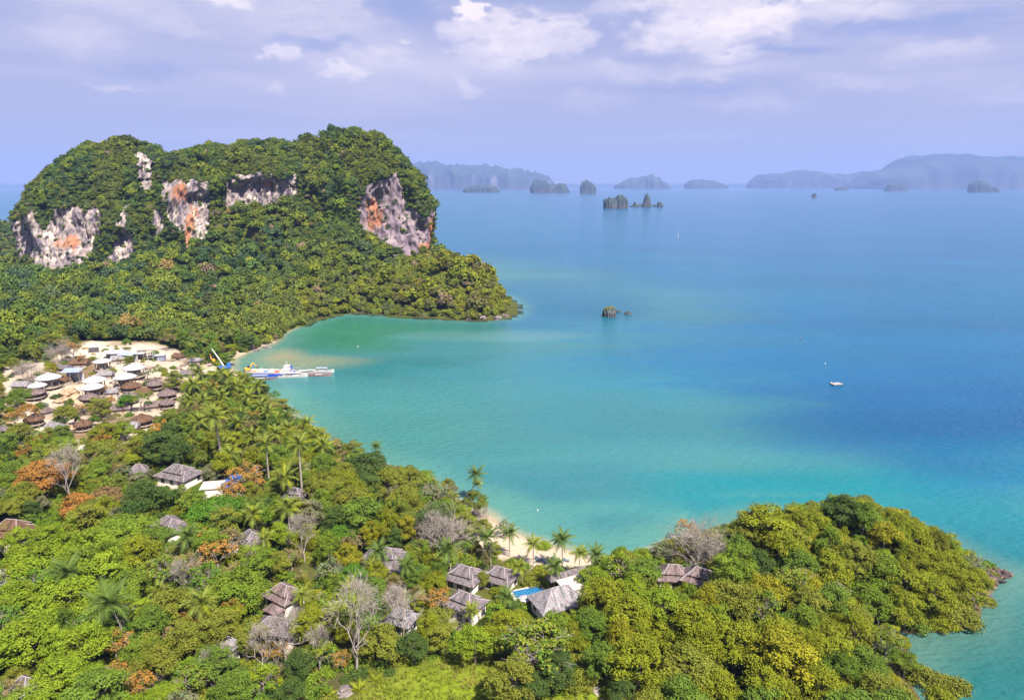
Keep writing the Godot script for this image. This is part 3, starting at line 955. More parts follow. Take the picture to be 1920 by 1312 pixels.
	for i in 14:
		var a := rng.randf() * TAU
		var b := Vector3(cos(a), 0, sin(a)) * rng.randf() * 0.3
		var w := Vector3(-sin(a), 0, cos(a)) * 0.05
		var v := rng.randf_range(0.7, 1.3)
		gm.tri_out(b - w, b + w, b + Vector3(cos(a) * 0.22, rng.randf_range(0.3, 0.55), sin(a) * 0.22), Color(v, v, v * 0.8), Vector3(0, -3, 0))
	grass_mesh = gm.mesh()

# kinds of key trees: B broad, W wide, T tall, N thin, R round (clear trunk), X bare, Z grey thicket, M mangrove/bush on the ground
const KEYS := [
	"B LIME 62 1052 62|B LIME 118 1118 72|B LIME 52 1190 66|B LIME 160 1198 58|B LIME 105 1272 60|B LIME 22 1110 46|B LIME 178 1130 46|W LIME 175 1006 58|W GRN 232 985 62|B MID 292 1006 38|B LIME 30 1012 40",
	"B ORG 78 888 56|X - 128 908 42|B ORG 148 942 36|B BRN 205 928 34|B OLV 40 920 34|B DRK 264 926 44|B MID 20 880 36|W VIV 405 950 62|N ORG 458 884 38|N ORG 432 916 34|N ORG 478 905 26|B YG 250 1030 44|N OLV 300 1062 48|N BRN 352 1052 36|N ORG 405 1030 44|N BRN 425 1005 34",
	"B GRN 442 1098 58|B OLV 322 1130 52|N ORG 212 1200 40|N ORG 222 1252 38|B OLV 300 1232 46|N ORG 262 1275 38|B OLV 350 1188 44|B OLV 402 1168 48|B MID 402 1232 46|B OLV 478 1192 36|N BRN 330 1180 34|N OLV 355 1268 44|B MID 440 1280 44|N YG 490 1262 40|N ORG 510 1215 30|B OLV 30 1262 30|N BRN 20 1290 34",
	"B YG 582 1160 42|N YG 596 1215 36|N ORG 640 1232 24|B DRK 560 1242 36|B DRK 545 1290 34|X - 535 1215 44|X - 665 1205 66|X - 490 1235 36|X - 757 1170 46|X - 345 1096 30|X - 598 1226 34|X - 300 1088 24|X - 398 1262 30|X - 428 1248 26|X - 560 1180 24|X - 905 985 20|X - 612 1180 24|N ORG 815 1118 36|T OLV 818 1170 34|B DRK 776 1205 36|B OLV 712 1195 46|R LIME 890 1196 44|B YG 955 1168 46|N OLV 1000 1200 78|B OLV 960 1268 54|B DRK 1040 1250 44|M OLV 1088 1268 38|B DRK 1000 1285 40",
	"B YG 1142 1112 50|B LIME 1118 1080 34|B MID 1115 1168 44|B YG 1180 1150 56|B LIME 1250 1132 52|B YG 1200 1222 60|B YG 1300 1160 58|B OLV 1282 1250 66|B OLV 1372 1112 54|B YLW 1436 1105 50|B YG 1380 1200 60|B YG 1462 1192 56|B OLV 1522 1132 50|B YG 1552 1202 54|B YG 1432 1280 60|B YG 1540 1276 54|B MID 1622 1232 46|B OLV 1650 1290 46|B OLV 1602 1162 44|B YG 1345 1292 50|B MID 1140 1230 44|B YG 1240 1288 50|B YLW 1500 1085 40|B DRK 1170 1290 34",
	"B DRK 1580 950 40|B YG 1530 978 40|T YG 1442 985 46|T YLW 1412 975 26|B YG 1470 1020 46|B MID 1622 965 38|B YLW 1662 1000 40|B YG 1692 985 36|B YG 1722 1006 40|B YG 1742 1042 40|B YG 1782 1052 38|B YG 1702 1082 46|B GRN 1652 1060 46|B OLV 1602 1040 46|B YG 1560 1062 46|B GRN 1632 1120 46|B YG 1702 1132 44|B YG 1762 1112 42|B YG 1802 1082 36|N GRY 1822 1052 28|B YG 1838 1084 28|M OLV 1802 1148 44|M MID 1722 1165 30|N GRY 1565 1108 36|B MID 1500 1052 40|B MID 1352 1022 28|B GRN 1382 1042 40|M YG 1760 1160 34|M OLV 1850 1125 20|M YG 1690 1200 22|M OLV 1700 1245 24|M MID 1668 1215 24|M YG 1655 1180 24|M OLV 1865 1078 16|M MID 1678 1160 24|B DRK 1420 1050 34|B YLW 1568 1010 30|M OLV 1690 1225 15|M OLV 1735 1262 40|M OLV 1785 1280 40|M YG 1770 1305 34|M OLV 1690 1300 40",
	"Z - 1312 1010 48|N ORG 1286 985 26|N GRY 1242 1030 34|B OLV 1345 1052 24|R GRN 1165 1042 28|T MID 1210 1072 30|M GRN 965 1050 15|M LIME 1020 1020 18|B LIME 868 958 25|N GRY 945 985 22|B OLV 905 985 22|M OLV 1000 1085 26|M DRK 1050 1080 24|M YG 935 1100 22|B OLV 905 1083 18",
	"B OLV 640 882 34|B DRK 680 872 44|B OLV 722 902 38|B OLV 660 932 40|B OLV 752 932 38|B DRK 692 962 36|N ORG 622 868 26|N GRY 820 922 38|Z - 832 988 46|N OLV 792 962 30|N ORG 770 985 24|X - 570 1024 38|B VIV 632 1008 36|B MID 700 1100 30|N GRY 622 1062 34|N BRN 545 1040 26|T VIV 668 1080 28|Z - 740 1120 26|N YG 615 1120 34|B DRK 640 960 34|B OLV 600 905 34|B OLV 770 895 30",
	"T OLV 185 762 22|B OLV 120 775 24|N ORG 48 768 28|B OLV 30 805 26|B DRK 95 835 24|N OLV 262 742 24|B VIV 235 748 20|N GRY 275 698 15|B YLW 96 688 15|B MID 30 742 24|B MID 58 735 14|Z - 112 655 22|N ORG 135 650 26|N ORG 188 728 15|N ORG 205 750 16|B LIME 122 838 28|N BRN 145 858 22|B LIME 232 802 20|B OLV 250 832 30|N BRN 205 785 16|N ORG 25 780 22|B YLW 325 720 10|B DRK 330 842 36|B MID 300 830 28|N ORG 150 765 14|B MID 75 760 14|Z - 50 690 22|B GRN 180 880 30|N BRN 212 878 24",
]
const PALMS := [  # x y crown radius (picture units), dark
	"135 1070 36 1|225 1128 44 1|350 1006 28 1|386 1128 34 0|430 962 26 1|470 1040 22 0|480 962 24 0|540 958 26 0|372 790 24 0|407 778 26 0|440 850 24 0|498 832 24 0|560 838 26 0|540 890 26 0|606 836 22 0|590 952 20 1",
	"375 700 22 0|360 722 22 0|402 728 22 0|422 742 22 0|442 722 20 0|462 744 20 0|482 762 20 0|502 772 20 0|522 786 20 0|546 802 20 0|575 792 20 0|482 722 20 0|430 706 20 0|396 772 22 0|452 792 22 0|350 752 18 0|515 812 22 0|470 815 22 0|590 815 18 0|380 752 20 0|412 700 18 0|445 775 18 0|560 880 20 0|410 835 22 0",
	"1055 1018 24 1|1000 1020 20 0|1086 1040 20 0|1115 1036 22 1|955 1000 20 1|920 1008 24 1|885 892 20 1|906 940 14 1|702 838 14 1|845 1035 26 1|1040 1062 22 1|712 1030 24 1|945 1115 22 1|885 1145 20 0|560 1115 22 0|640 1150 26 0|655 1105 26 0|690 1062 20 0|330 708 10 0|163 838 10 1|755 1060 22 1|895 905 12 0|495 1010 20 0|300 1105 22 0|980 1060 18 0",
]

func place_tree(kind: String, col: String, p: Vector3, rad: float, h: float, turn: float, key: bool) -> void:
	tree_recs.append({"kind": kind, "col": col, "p": p, "r": rad, "h": h, "turn": turn, "key": key})

const RIDGE := [Vector2(1100, 1050), Vector2(1160, 1028), Vector2(1215, 1022), Vector2(1300, 1000), Vector2(1375, 1002), Vector2(1395, 962), Vector2(1480, 955), Vector2(1540, 930), Vector2(1580, 922), Vector2(1650, 942), Vector2(1720, 968), Vector2(1800, 1024), Vector2(1880, 1068), Vector2(2100, 1100)]
func collect_trees() -> void:
	for line in KEYS:
		for item in line.split("|"):
			var f: PackedStringArray = item.split(" ")
			var x := float(f[2])
			var y := float(f[3])
			var rp := float(f[4])
			var lift := 7.0
			if f[0] == "M": lift = 1.0
			if f[0] == "X": lift = 6.5
			var p := pg(x, y, lift)
			var d := proj(p + Vector3(0, lift, 0)).z
			var rad := rp * d / FOC
			lift = clampf(rad * 1.25, 3.5, 9.0)
			if f[0] == "M": lift = rad * 0.45
			if f[0] == "X": lift = rad * 1.0
			p = pg(x, y, lift)
			place_tree(f[0], f[1], p, rad, lift / 0.66, rng.randf() * TAU, true)
	var wanted := ["B", "B", "B", "B", "T", "T", "W", "N", "N"]
	var z := -112.0
	while z > -475.0:
		var x := -430.0
		var step := 3.7 + absf(z) * 0.003
		while x < 175.0:
			x += step
			var p := Vector3(x + rng.randf_range(-2.4, 2.4), 0, z + rng.randf_range(-2.4, 2.4))
			var d := shore(p.x, p.z)
			var rr := rng.randf()
			if d < 1.2: continue
			if d < 5.0 and rng.randf() < 0.35: continue
			p.y = ground(p.x, p.z)
			var v := Vector2(p.x, p.z)
			if Geometry2D.is_point_in_polygon(v, beach_poly) or Geometry2D.is_point_in_polygon(v, clearing): continue
			if Geometry2D.is_point_in_polygon(v, village) and rng.randf() > (0.17 if proj(p).y > 755.0 else 0.07): continue
			var h := rng.randf_range(4.0, 11.0) if rng.randf() < 0.8 else rng.randf_range(10.0, 14.5)
			var rad := h * rng.randf_range(0.28, 0.46)
			# the headland's canopy is lower towards its neck and its tip
			if p.x > 18.0 and p.z < -150.0:
				var sx := proj(p).x
				var lim := 900.0
				for k in RIDGE.size() - 1:
					if sx >= RIDGE[k].x and sx < RIDGE[k + 1].x: lim = remap(sx, RIDGE[k].x, RIDGE[k + 1].x, RIDGE[k].y, RIDGE[k + 1].y)
				while h > 3.0 and proj(p + Vector3(0, h, 0)).y < lim: h -= 0.7
				if h < 3.4: continue
				rad = minf(rad, h * 0.5)
			var q := proj(p + Vector3(0, h * 0.62, 0))
			if q.x < -150.0 or q.x > 2070.0 or q.y > 1420.0: continue
			var rp := rad * FOC / q.z
			var bad := false
			var gq := proj(p)
			if gq.y > 1316.0 and gq.x > 560.0 and gq.x < 1190.0: continue
			for r in house_rects:
				if q.z < r[4] + 6.0 and q.x + rp * 0.6 > r[0] and q.x - rp * 0.6 < r[2] and q.y + rp * 0.4 > r[1] and q.y - rp * 0.75 < r[3]: bad = true
				if p.distance_to(r[5]) < rad * 0.6 + r[6]: bad = true
			for t in tree_recs:
				if not t.key: break
				var dd: float = Vector2(t.p.x - p.x, t.p.z - p.z).length()
				if dd < (t.r + rad) * 0.5: bad = true
				# nothing grows up in front of a tree that the view singles out
				if t.kind in ["X", "Z"] and q.z < proj(t.p).z + 2.0:
					var kq := proj(t.p + Vector3(0, t.h * 0.6, 0))
					if absf(kq.x - q.x) < rp * 0.7 + t.r * FOC / kq.z * 0.6 and q.y - rp < kq.y + t.r * FOC / kq.z * 0.7 and q.y + rp > kq.y - t.r * FOC / kq.z: bad = true
			if bad: continue
			var col := "OLV"
			if q.y < 860.0: col = pick(["OLV", "MID", "OLV", "PLM", "DRK", "MID", "YG", "BRN"] if rng.randf() < 0.93 else ["ORG"])
			elif q.x < 260.0 and q.y > 980.0: col = pick(["LIME", "LIME", "GRN", "MID"])
			elif q.x > 1090.0: col = pick(["YG", "YG", "YG", "OLV", "GRN", "MID", "LIME", "OLV", "YLW"])
			elif q.x < 560.0 and q.y > 980.0: col = pick(["OLV", "GRN", "MID", "YG", "ORG", "BRN", "GRN", "LIME", "GRY"])
			elif q.y > 980.0: col = pick(["OLV", "GRN", "MID", "YG", "DRK", "GRN", "YG", "BRN", "LIME", "YLW", "GRY"])
			else: col = pick(["OLV", "GRN", "MID", "DRK", "OLV", "PLM", "YG", "GRY"])
			var kind: String = pick(wanted)
			if col in ["ORG", "BRN"]: kind = "N"
			if d < 10.0: h *= 0.75
			place_tree(kind, col, p, rad, h, rr * TAU, false)
		z -= step

func side_of(p: Vector3, l: Vector3) -> String:
	var a := proj(p)
	var b := proj(l)
	var dx := a.x - b.x
	var dz := (a.z - b.z) * FOC / b.z * 0.7
	if absf(dx) > absf(dz): return "left of" if dx < 0.0 else "right of"
	return "behind" if dz > 0.0 else "in front of"
func near_mark(p: Vector3) -> Array:
	var best := []
	var bd := 1e9
	for l in landmarks:
		var d: float = p.distance_to(l[1])
		if d < bd:
			bd = d
			best = [l[0], l[1], d]
	return best
const ORD := ["nearest", "second nearest", "third nearest", "fourth nearest", "fifth nearest", "sixth nearest", "seventh nearest", "eighth nearest", "ninth nearest", "tenth nearest", "eleventh nearest", "twelfth nearest", "thirteenth nearest", "fourteenth nearest", "fifteenth nearest", "sixteenth nearest", "seventeenth nearest", "eighteenth nearest", "nineteenth nearest", "twentieth nearest"]

# gives each tree words that only it answers to: look, then side and rank by distance from the closest landmark
func name_trees(list: Array) -> void:
	var byk := {}
	for t in list:
		var m := near_mark(t.p)
		var look: String = t.look
		var key: String = look + " " + side_of(t.p, m[1]) + " " + m[0]
		t.dist = m[2]
		if not byk.has(key): byk[key] = []
		byk[key].append(t)
	for key in byk:
		var l: Array = byk[key]
		l.sort_custom(func(a, b): return a.dist < b.dist)
		for i in l.size():
			l[i].label = key if l.size() == 1 else "%s, %s" % [key, ORD[mini(i, 19)]]

func build_trees() -> void:
	var singles := []
	var rest := []
	for t in tree_recs:
		var q := proj(t.p + Vector3(0, t.h * 0.6, 0))
		t.size = t.r / q.z
		t.seen = q.x > -30.0 and q.x < 1950.0 and q.y < 1350.0
		t.spec = t.kind in ["X", "Z"]
		if t.key or t.spec: t.size += 1.0
	tree_recs.sort_custom(func(a, b): return a.size > b.size)
	var nb := 0
	for t in tree_recs:
		if t.seen and nb < 290 + 0 and not (t.kind == "Q"):
			singles.append(t)
			nb += 1
		else: rest.append(t)
	for t in singles:
		var word: String = LEAF_WORD.get(t.col, "grey")
		var shape: String = {"B": "round tree", "W": "spreading tree", "T": "narrow tree", "N": "thin tree", "R": "round tree on a clear trunk", "X": "leafless tree", "Z": "grey twiggy tree", "M": "low dense bush"}[t.kind]
		t.look = ("pale " + shape) if t.kind == "X" else (shape if t.kind == "Z" else word + " " + shape)
	name_trees(singles)
	var i := 0
	for t in singles:
		i += 1
		var called: String = {"M": "bush", "X": "bare_tree", "Z": "bare_tree"}.get(t.kind, "broadleaf_tree")
		if t.kind in ["X", "Z"]:
			var o := thing(called, t.label, "tree", t.p, t.turn, "bare trees in the forest")
			var k := 3 if t.kind == "Z" else i % 3
			put("trunk", bare_meshes[k], bark(true), o)
			put("twigs", twig_meshes[(i % 2) * 2 if t.kind == "Z" else 1], mat("twig_grey", Color(0.27, 0.235, 0.22), 0.9), o)
			o.scale = Vector3.ONE * (t.r / 4.2) if t.kind == "Z" else Vector3(1, 1.2, 1) * (t.r / 4.6)
			continue
		if t.kind == "M":
			var o := thing(called, t.label, "bush", t.p, t.turn, "bushes by the shore and clearing")
			put("foliage", big_bushes[i % 2], leaf_mat(t.col), o)
			o.scale = Vector3(1, 0.95, 1) * (t.r / 2.5)
			continue
		var kk: String = {"B": "broad%d" % (i % 7), "R": "broad%d" % (i % 7), "W": "wide%d" % (i % 2), "T": "tall%d" % (i % 2), "N": "thin%d" % (i % 2)}[t.kind]
		var o := thing(called, t.label, "tree", t.p, t.turn, "broadleaf trees of the resort forest")
		put("trunk", trunks[kk], bark(t.kind == "N"), o)
		put("crown", crowns[kk], leaf_mat(t.col), o)
		var w: float = t.r / (2.9 if t.kind == "T" else (5.2 if t.kind == "W" else 4.5))
		o.scale = Vector3(w, t.h / 10.0, w)
	# the remaining, smaller ones
	var sets := {}
	for t in rest:
		if t.kind == "M" or t.kind == "X" or t.kind == "Z": continue
		var kk: String = ["broad0", "broad2", "wide0", "tall0", "thin0"][{"B": i % 2, "W": 2, "T": 3, "N": 4, "R": 0}[t.kind]]
		i += 1
		if not sets.has(kk): sets[kk] = [[], []]
		var w: float = t.r / (2.9 if t.kind == "T" else 4.5)
		sets[kk][0].append(Transform3D(Basis(Vector3.UP, t.turn).scaled(Vector3(w, t.h / 10.0, w)), t.p))
		var c: Array = LEAF[t.col]
		var b := rng.randf_range(0.85, 1.15)
		sets[kk][1].append(Color(c[0] * b, c[1] * b, c[2] * b))
	for kk in sets:
		multi("forest", crowns[kk], mat("forest_leaves", Color.WHITE, 0.62, true, 0.42, 0.25), sets[kk][0], sets[kk][1], "smaller trees filling the gaps of the resort forest")

func build_palms() -> void:
	var list := []
	for line in PALMS:
		for item in line.split("|"):
			var f: PackedStringArray = item.split(" ")
			var x := float(f[0])
			var y := float(f[1])
			var p := pg(x, y, 9.0)
			var d := proj(p).z
			var rad := float(f[2]) * d / FOC
			if y < 870.0 and x < 600.0: rad *= 0.85
			var h := clampf(rad * 2.4, 5.0, 13.0)
			h = {"885 892": 11.0, "407 778": 23.0, "498 832": 18.0, "560 838": 20.0, "540 890": 11.0, "1055 1018": 9.0}.get(f[0] + " " + f[1], h)
			p = pg(x, y, h)
			list.append({"p": p, "r": rad, "h": h, "dark": f[3] == "1", "look": ("dark" if f[3] == "1" else "light") + " green coconut palm"})
	list.append({"p": pg(672, 1290, 0.6), "r": 2.2, "h": 0.5, "dark": false, "look": "small yellow green young palm"})
	list.append({"p": pg(705, 1272, 0.6), "r": 1.7, "h": 0.5, "dark": false, "look": "small bright young palm on the grass"})
	list.append({"p": pg(612, 1300, 0.6), "r": 2.2, "h": 0.5, "dark": false, "look": "small spiky young palm"})
	name_trees(list)
	var i := 0
	for t in list:
		i += 1
		var o := thing("coconut_palm", t.label, "palm", t.p, rng.randf() * TAU, "coconut palms")
		var k := i % 3
		var top := Vector3.ZERO
		if t.h > 1.0:
			var tr := put("trunk", palm_trunks[k], bark(true), o)
			tr.scale = Vector3(t.h, t.h, t.h)
			top = Vector3([0.0, 0.1, -0.16][k], 1.0, 0.04 * k) * t.h
		var nf := 17 if t.h > 1.0 else 9
		for j in nf:
			var age := float(j) / nf
			var fr := put("frond", frond_meshes[2 if age < 0.3 else (0 if age < 0.7 else 1)], leaf_mat("PLD" if t.dark else ("YG" if t.h < 1.0 or j % 4 == 3 else "PLM")), o)
			var pitch := lerpf(1.15, -0.35, age) if t.h > 1.0 else lerpf(1.1, 0.35, age)
			fr.transform = Transform3D(Basis(Vector3.UP, j * 2.4 + rng.randf() * 0.3) * Basis(Vector3.BACK, pitch) * Basis(Vector3.RIGHT, rng.randf_range(-0.4, 0.4)), top)
			fr.scale = Vector3.ONE * t.r * rng.randf_range(0.95, 1.2)

func build_forest() -> void:
	# hillsides, the massif and the far shore: crowns as one mass
	var sets := []
	for k in 5: sets.append([[], []])
	var hill := [[0.054, 0.096, 0.018], [0.079, 0.128, 0.018], [0.038, 0.074, 0.023], [0.113, 0.156, 0.015], [0.064, 0.115, 0.023], [0.045, 0.083, 0.036], [0.128, 0.166, 0.015]]
	var z := -400.0
	while z > -1150.0:
		var step := 4.9 + maxf(0.0, -z - 700.0) * 0.012
		var x := -890.0
		while x < 40.0:
			x += step
			var p := Vector3(x + rng.randf_range(-2, 2), 0, z + rng.randf_range(-2, 2))
			var d := shore(p.x, p.z)
			var ra := rng.randf()
			if d < 1.0 and not (d > -1.0 and z < -560.0): continue
			var v := Vector2(p.x, p.z)
			if z > -474.0 and Geometry2D.is_point_in_polygon(v, village): continue
			if p.x > -28.0 and d < 4.0: continue
			p.y = ground(p.x, p.z)
			var q := proj(p)
			if q.x < -60.0 or z > -474.0 and q.y > 700.0: continue
			if z > -474.0 and (q.x > 370.0 and q.y > 660.0): continue
			if q.y > 640.0 and q.x < 420.0 and z > -474.0 and ra < 0.2: continue
			if Geometry2D.is_point_in_polygon(v, massif_plan): continue
			if z < -900.0 and p.x > -640.0: continue
			var s := rng.randf_range(0.6, 1.4) * (1.6 if rng.randf() < 0.14 else 1.0)
			if d < 12.0: s *= 0.8
			var k := rng.randi() % 5
			var c: Array = pick(hill)
			var knob := smoothstep(110.0, 40.0, Vector2(p.x + 40.0, p.z + 640.0).length())
			var b := rng.randf_range(0.75, 1.25)
			var col := Color(c[0], c[1], c[2]).lerp(pick([Color(0.16, 0.185, 0.012), Color(0.11, 0.145, 0.018), Color(0.17, 0.185, 0.014), Color(0.11, 0.115, 0.03)]), maxf(knob * 0.95, 0.5 * smoothstep(110.0, 20.0, d)) + 0.35 * smoothstep(0.0, 0.3, noise2.get_noise_2d(p.x * 1.5, p.z * 1.5)))
			if rng.randf() < 0.035: col = pick([Color(0.22, 0.16, 0.05), Color(0.2, 0.15, 0.1), Color(0.18, 0.2, 0.02)])
			var hh := s * rng.randf_range(0.9, 1.5)
			sets[k][0].append(Transform3D(Basis(Vector3.UP, rng.randf() * TAU).scaled(Vector3(s, hh, s)), p + Vector3(0, (1.5 if d > 12.0 else -0.8) * s + rng.randf_range(-1.0, 1.8), 0)))
			sets[k][1].append(col * b)
		z -= step
	# the massif itself, except its bare rock
	var nx: int = massif_grid[0]
	var rows: int = massif_grid[1]
	var pts: PackedVector3Array = massif_grid[2]
	var share: PackedFloat32Array = massif_grid[3]
	var front: int = 16 * massif_grid[4]
	for j in range(6, rows):
		for i in nx - 1:
			if i > front + 40 and i < nx - 30 and j < rows * 0.72: continue
			var k0 := j * nx + i
			var a := pts[k0]
			var du := a.distance_to(pts[k0 + 1])
			var dv := a.distance_to(pts[maxi(k0 - nx, 0)])
			var dens := clampf(du * dv / 17.0, 0.0, 0.9)
			if rng.randf() > dens: continue
			if share[k0] > 0.5 and rng.randf() > 0.05: continue
			if a.y < 2.0: continue
			var q := proj(a)
			var up := (a - pts[maxi(k0 - nx, 0)])
			var steep := 1.0 - smoothstep(0.2, 1.0, Vector2(up.x, up.z).length() / maxf(up.length(), 0.01))
			var s := rng.randf_range(0.55, 1.4) * (1.0 - 0.25 * steep) * (1.6 if rng.randf() < 0.10 else 1.0)
			for o in [-8, 8, -10 * nx, -22 * nx]:
				if share[clampi(k0 + o, 0, share.size() - 1)] > 0.5: s = minf(s, 0.62)
			var c: Array = pick(hill)
			var bright := smoothstep(-0.1, 0.3, noise2.get_noise_2d(q.x * 0.9, q.y * 0.9))
			var col := Color(c[0], c[1], c[2]).lerp(Color(0.13, 0.14, 0.015), bright * 0.45)
			if rng.randf() < 0.02: col = Color(0.16, 0.13, 0.08)
			var k := rng.randi() % 5
			sets[k][0].append(Transform3D(Basis(Vector3.UP, rng.randf() * TAU).scaled(Vector3(s, s * rng.randf_range(0.9, 1.3), s)), a + Vector3(0, -1.2 * s, 0)))
			sets[k][1].append(col * rng.randf_range(0.75, 1.25))
	for k in 5:
		multi("forest", far_crowns[k], mat("forest_leaves", Color.WHITE, 0.62, true, 0.42, 0.25), sets[k][0], sets[k][1], "dense dark green forest covering the massif and its slopes")
	# undergrowth between the trees of the resort, grass on the clearing
	var us := [[], []]
	var gs := [[], []]
	for n in 15000:
		var p := Vector3(rng.randf_range(-330, 160), 0, rng.randf_range(-440, -112))
		var sd := shore(p.x, p.z)
		if sd < 4.0: continue
		var v := Vector2(p.x, p.z)
		if Geometry2D.is_point_in_polygon(v, beach_poly) or Geometry2D.is_point_in_polygon(v, clearing): continue
		if Geometry2D.is_point_in_polygon(v, village) and rng.randf() < 0.9: continue
		var bad := false
		for r in house_rects:
			if p.distance_to(r[5]) < r[6] + 2.5: bad = true
		if bad: continue
		p.y = ground(p.x, p.z) - 0.3
		var s := rng.randf_range(0.45, 1.35)
		us[0].append(Transform3D(Basis(Vector3.UP, rng.randf() * TAU).scaled(Vector3(s, s * 0.9, s)), p))
		var c: Array = LEAF[pick(["OLV", "MID", "YG", "DRK", "GRN", "OLV"])]
		us[1].append(Color(c[0], c[1], c[2]))
	multi("undergrowth", bush_meshes[0], mat("forest_leaves", Color.WHITE), us[0], us[1], "low green undergrowth between the trees and villas")
	for n in 26000:
		var p := Vector3(rng.randf_range(-70, 60), 0, rng.randf_range(-190, -90))
		var v := Vector2(p.x, p.z)
		if not Geometry2D.is_point_in_polygon(v, clearing): continue
		p.y = ground(p.x, p.z) - 0.05
		var s := rng.randf_range(0.8, 1.9)
		gs[0].append(Transform3D(Basis(Vector3.UP, rng.randf() * TAU).scaled(Vector3(s, s * 0.8, s)), p))
		var k := clampf(0.2 + noise2.get_noise_2d(p.x * 3.0, p.z * 3.0) * 1.6, 0.0, 1.0)
		gs[1].append(Color(0.12, 0.155, 0.016).lerp(Color(0.23, 0.19, 0.055), k) * rng.randf_range(0.75, 1.2))
	multi("grass", grass_mesh, mat("forest_leaves", Color.WHITE), gs[0], gs[1], "sunlit rough grass of the clearing at the bottom of the view")

# ---------- buildings ----------
func roof_mat(k: String) -> StandardMaterial3D:
	var cols := {"grey": Color(0.20, 0.172, 0.20), "brown": Color(0.17, 0.10, 0.07), "pink": Color(0.215, 0.16, 0.17), "pale": Color(0.31, 0.29, 0.335)}
	var m := mat("roof_shingle_" + k, cols[k], 0.85, true, 0.0, 0.2)
	if m.albedo_texture == null:
		if not mats.has("shingle_tex"):
			var im := Image.create(256, 256, false, Image.FORMAT_RGB8)
			for y in 256:
				for x in 256:
					var row := y / 8
					var cell := ((x + (row % 2) * 4) / 8) % 32
					var h := fposmod(sin(row * 12.99 + cell * 78.23) * 43758.5, 1.0)
					var v := 0.66 + 0.34 * h
					if y % 8 == 0: v *= 0.7
					v *= 1.0 + 0.32 * noise2.get_noise_2d(x * 1.6, y * 1.6) + 0.22 * noise.get_noise_2d(x * 5.0, y * 0.8)
					v *= 0.86 + 0.28 * fposmod(sin(x * 3.1 + y * 7.7) * 951.1, 1.0)
					var mossy := smoothstep(0.12, 0.4, noise2.get_noise_2d(x * 2.0 + 400.0, y * 2.0))
					im.set_pixel(x, y, Color(v * (1.0 - 0.2 * mossy), v * (0.985 - 0.1 * mossy), v * (0.99 - 0.18 * mossy)))
			mats["shingle_tex"] = ImageTexture.create_from_image(im)
		m.albedo_texture = mats["shingle_tex"]
		m.uv1_triplanar = true
		m.uv1_scale = Vector3(0.13, 0.13, 0.13)
	return m

# a hip roof of w by d, its eaves at y0, ridge h above them
func hip(mb: MB, w: float, d: float, y0: float, h: float, ridge: float, at := Vector3.ZERO) -> Array:
	var e := [Vector3(-w / 2, y0, -d / 2), Vector3(w / 2, y0, -d / 2), Vector3(w / 2, y0, d / 2), Vector3(-w / 2, y0, d / 2)]
	var a := Vector3(-ridge / 2, y0 + h, 0) + at
	var b := Vector3(ridge / 2, y0 + h, 0) + at
	for i in 4: e[i] += at
	var ref := Vector3(0, y0 - 2.0, 0) + at
	mb.quad_out(e[0], e[1], b, a, Color(0.97, 0.97, 0.97), ref)
	mb.quad_out(e[3], e[2], b, a, Color(1.03, 1.0, 1.0), ref)
	mb.tri_out(e[0], e[3], a, Color(1, 1, 1), ref)
	mb.tri_out(e[1], e[2], b, Color(0.95, 0.95, 0.97), ref)
	var low := Vector3(0, -0.22, 0)
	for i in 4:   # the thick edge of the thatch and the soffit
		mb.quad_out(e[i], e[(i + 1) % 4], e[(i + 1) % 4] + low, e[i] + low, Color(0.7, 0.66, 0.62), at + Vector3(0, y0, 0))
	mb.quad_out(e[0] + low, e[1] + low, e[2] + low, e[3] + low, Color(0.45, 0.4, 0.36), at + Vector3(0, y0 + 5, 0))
	return [a, b, e]

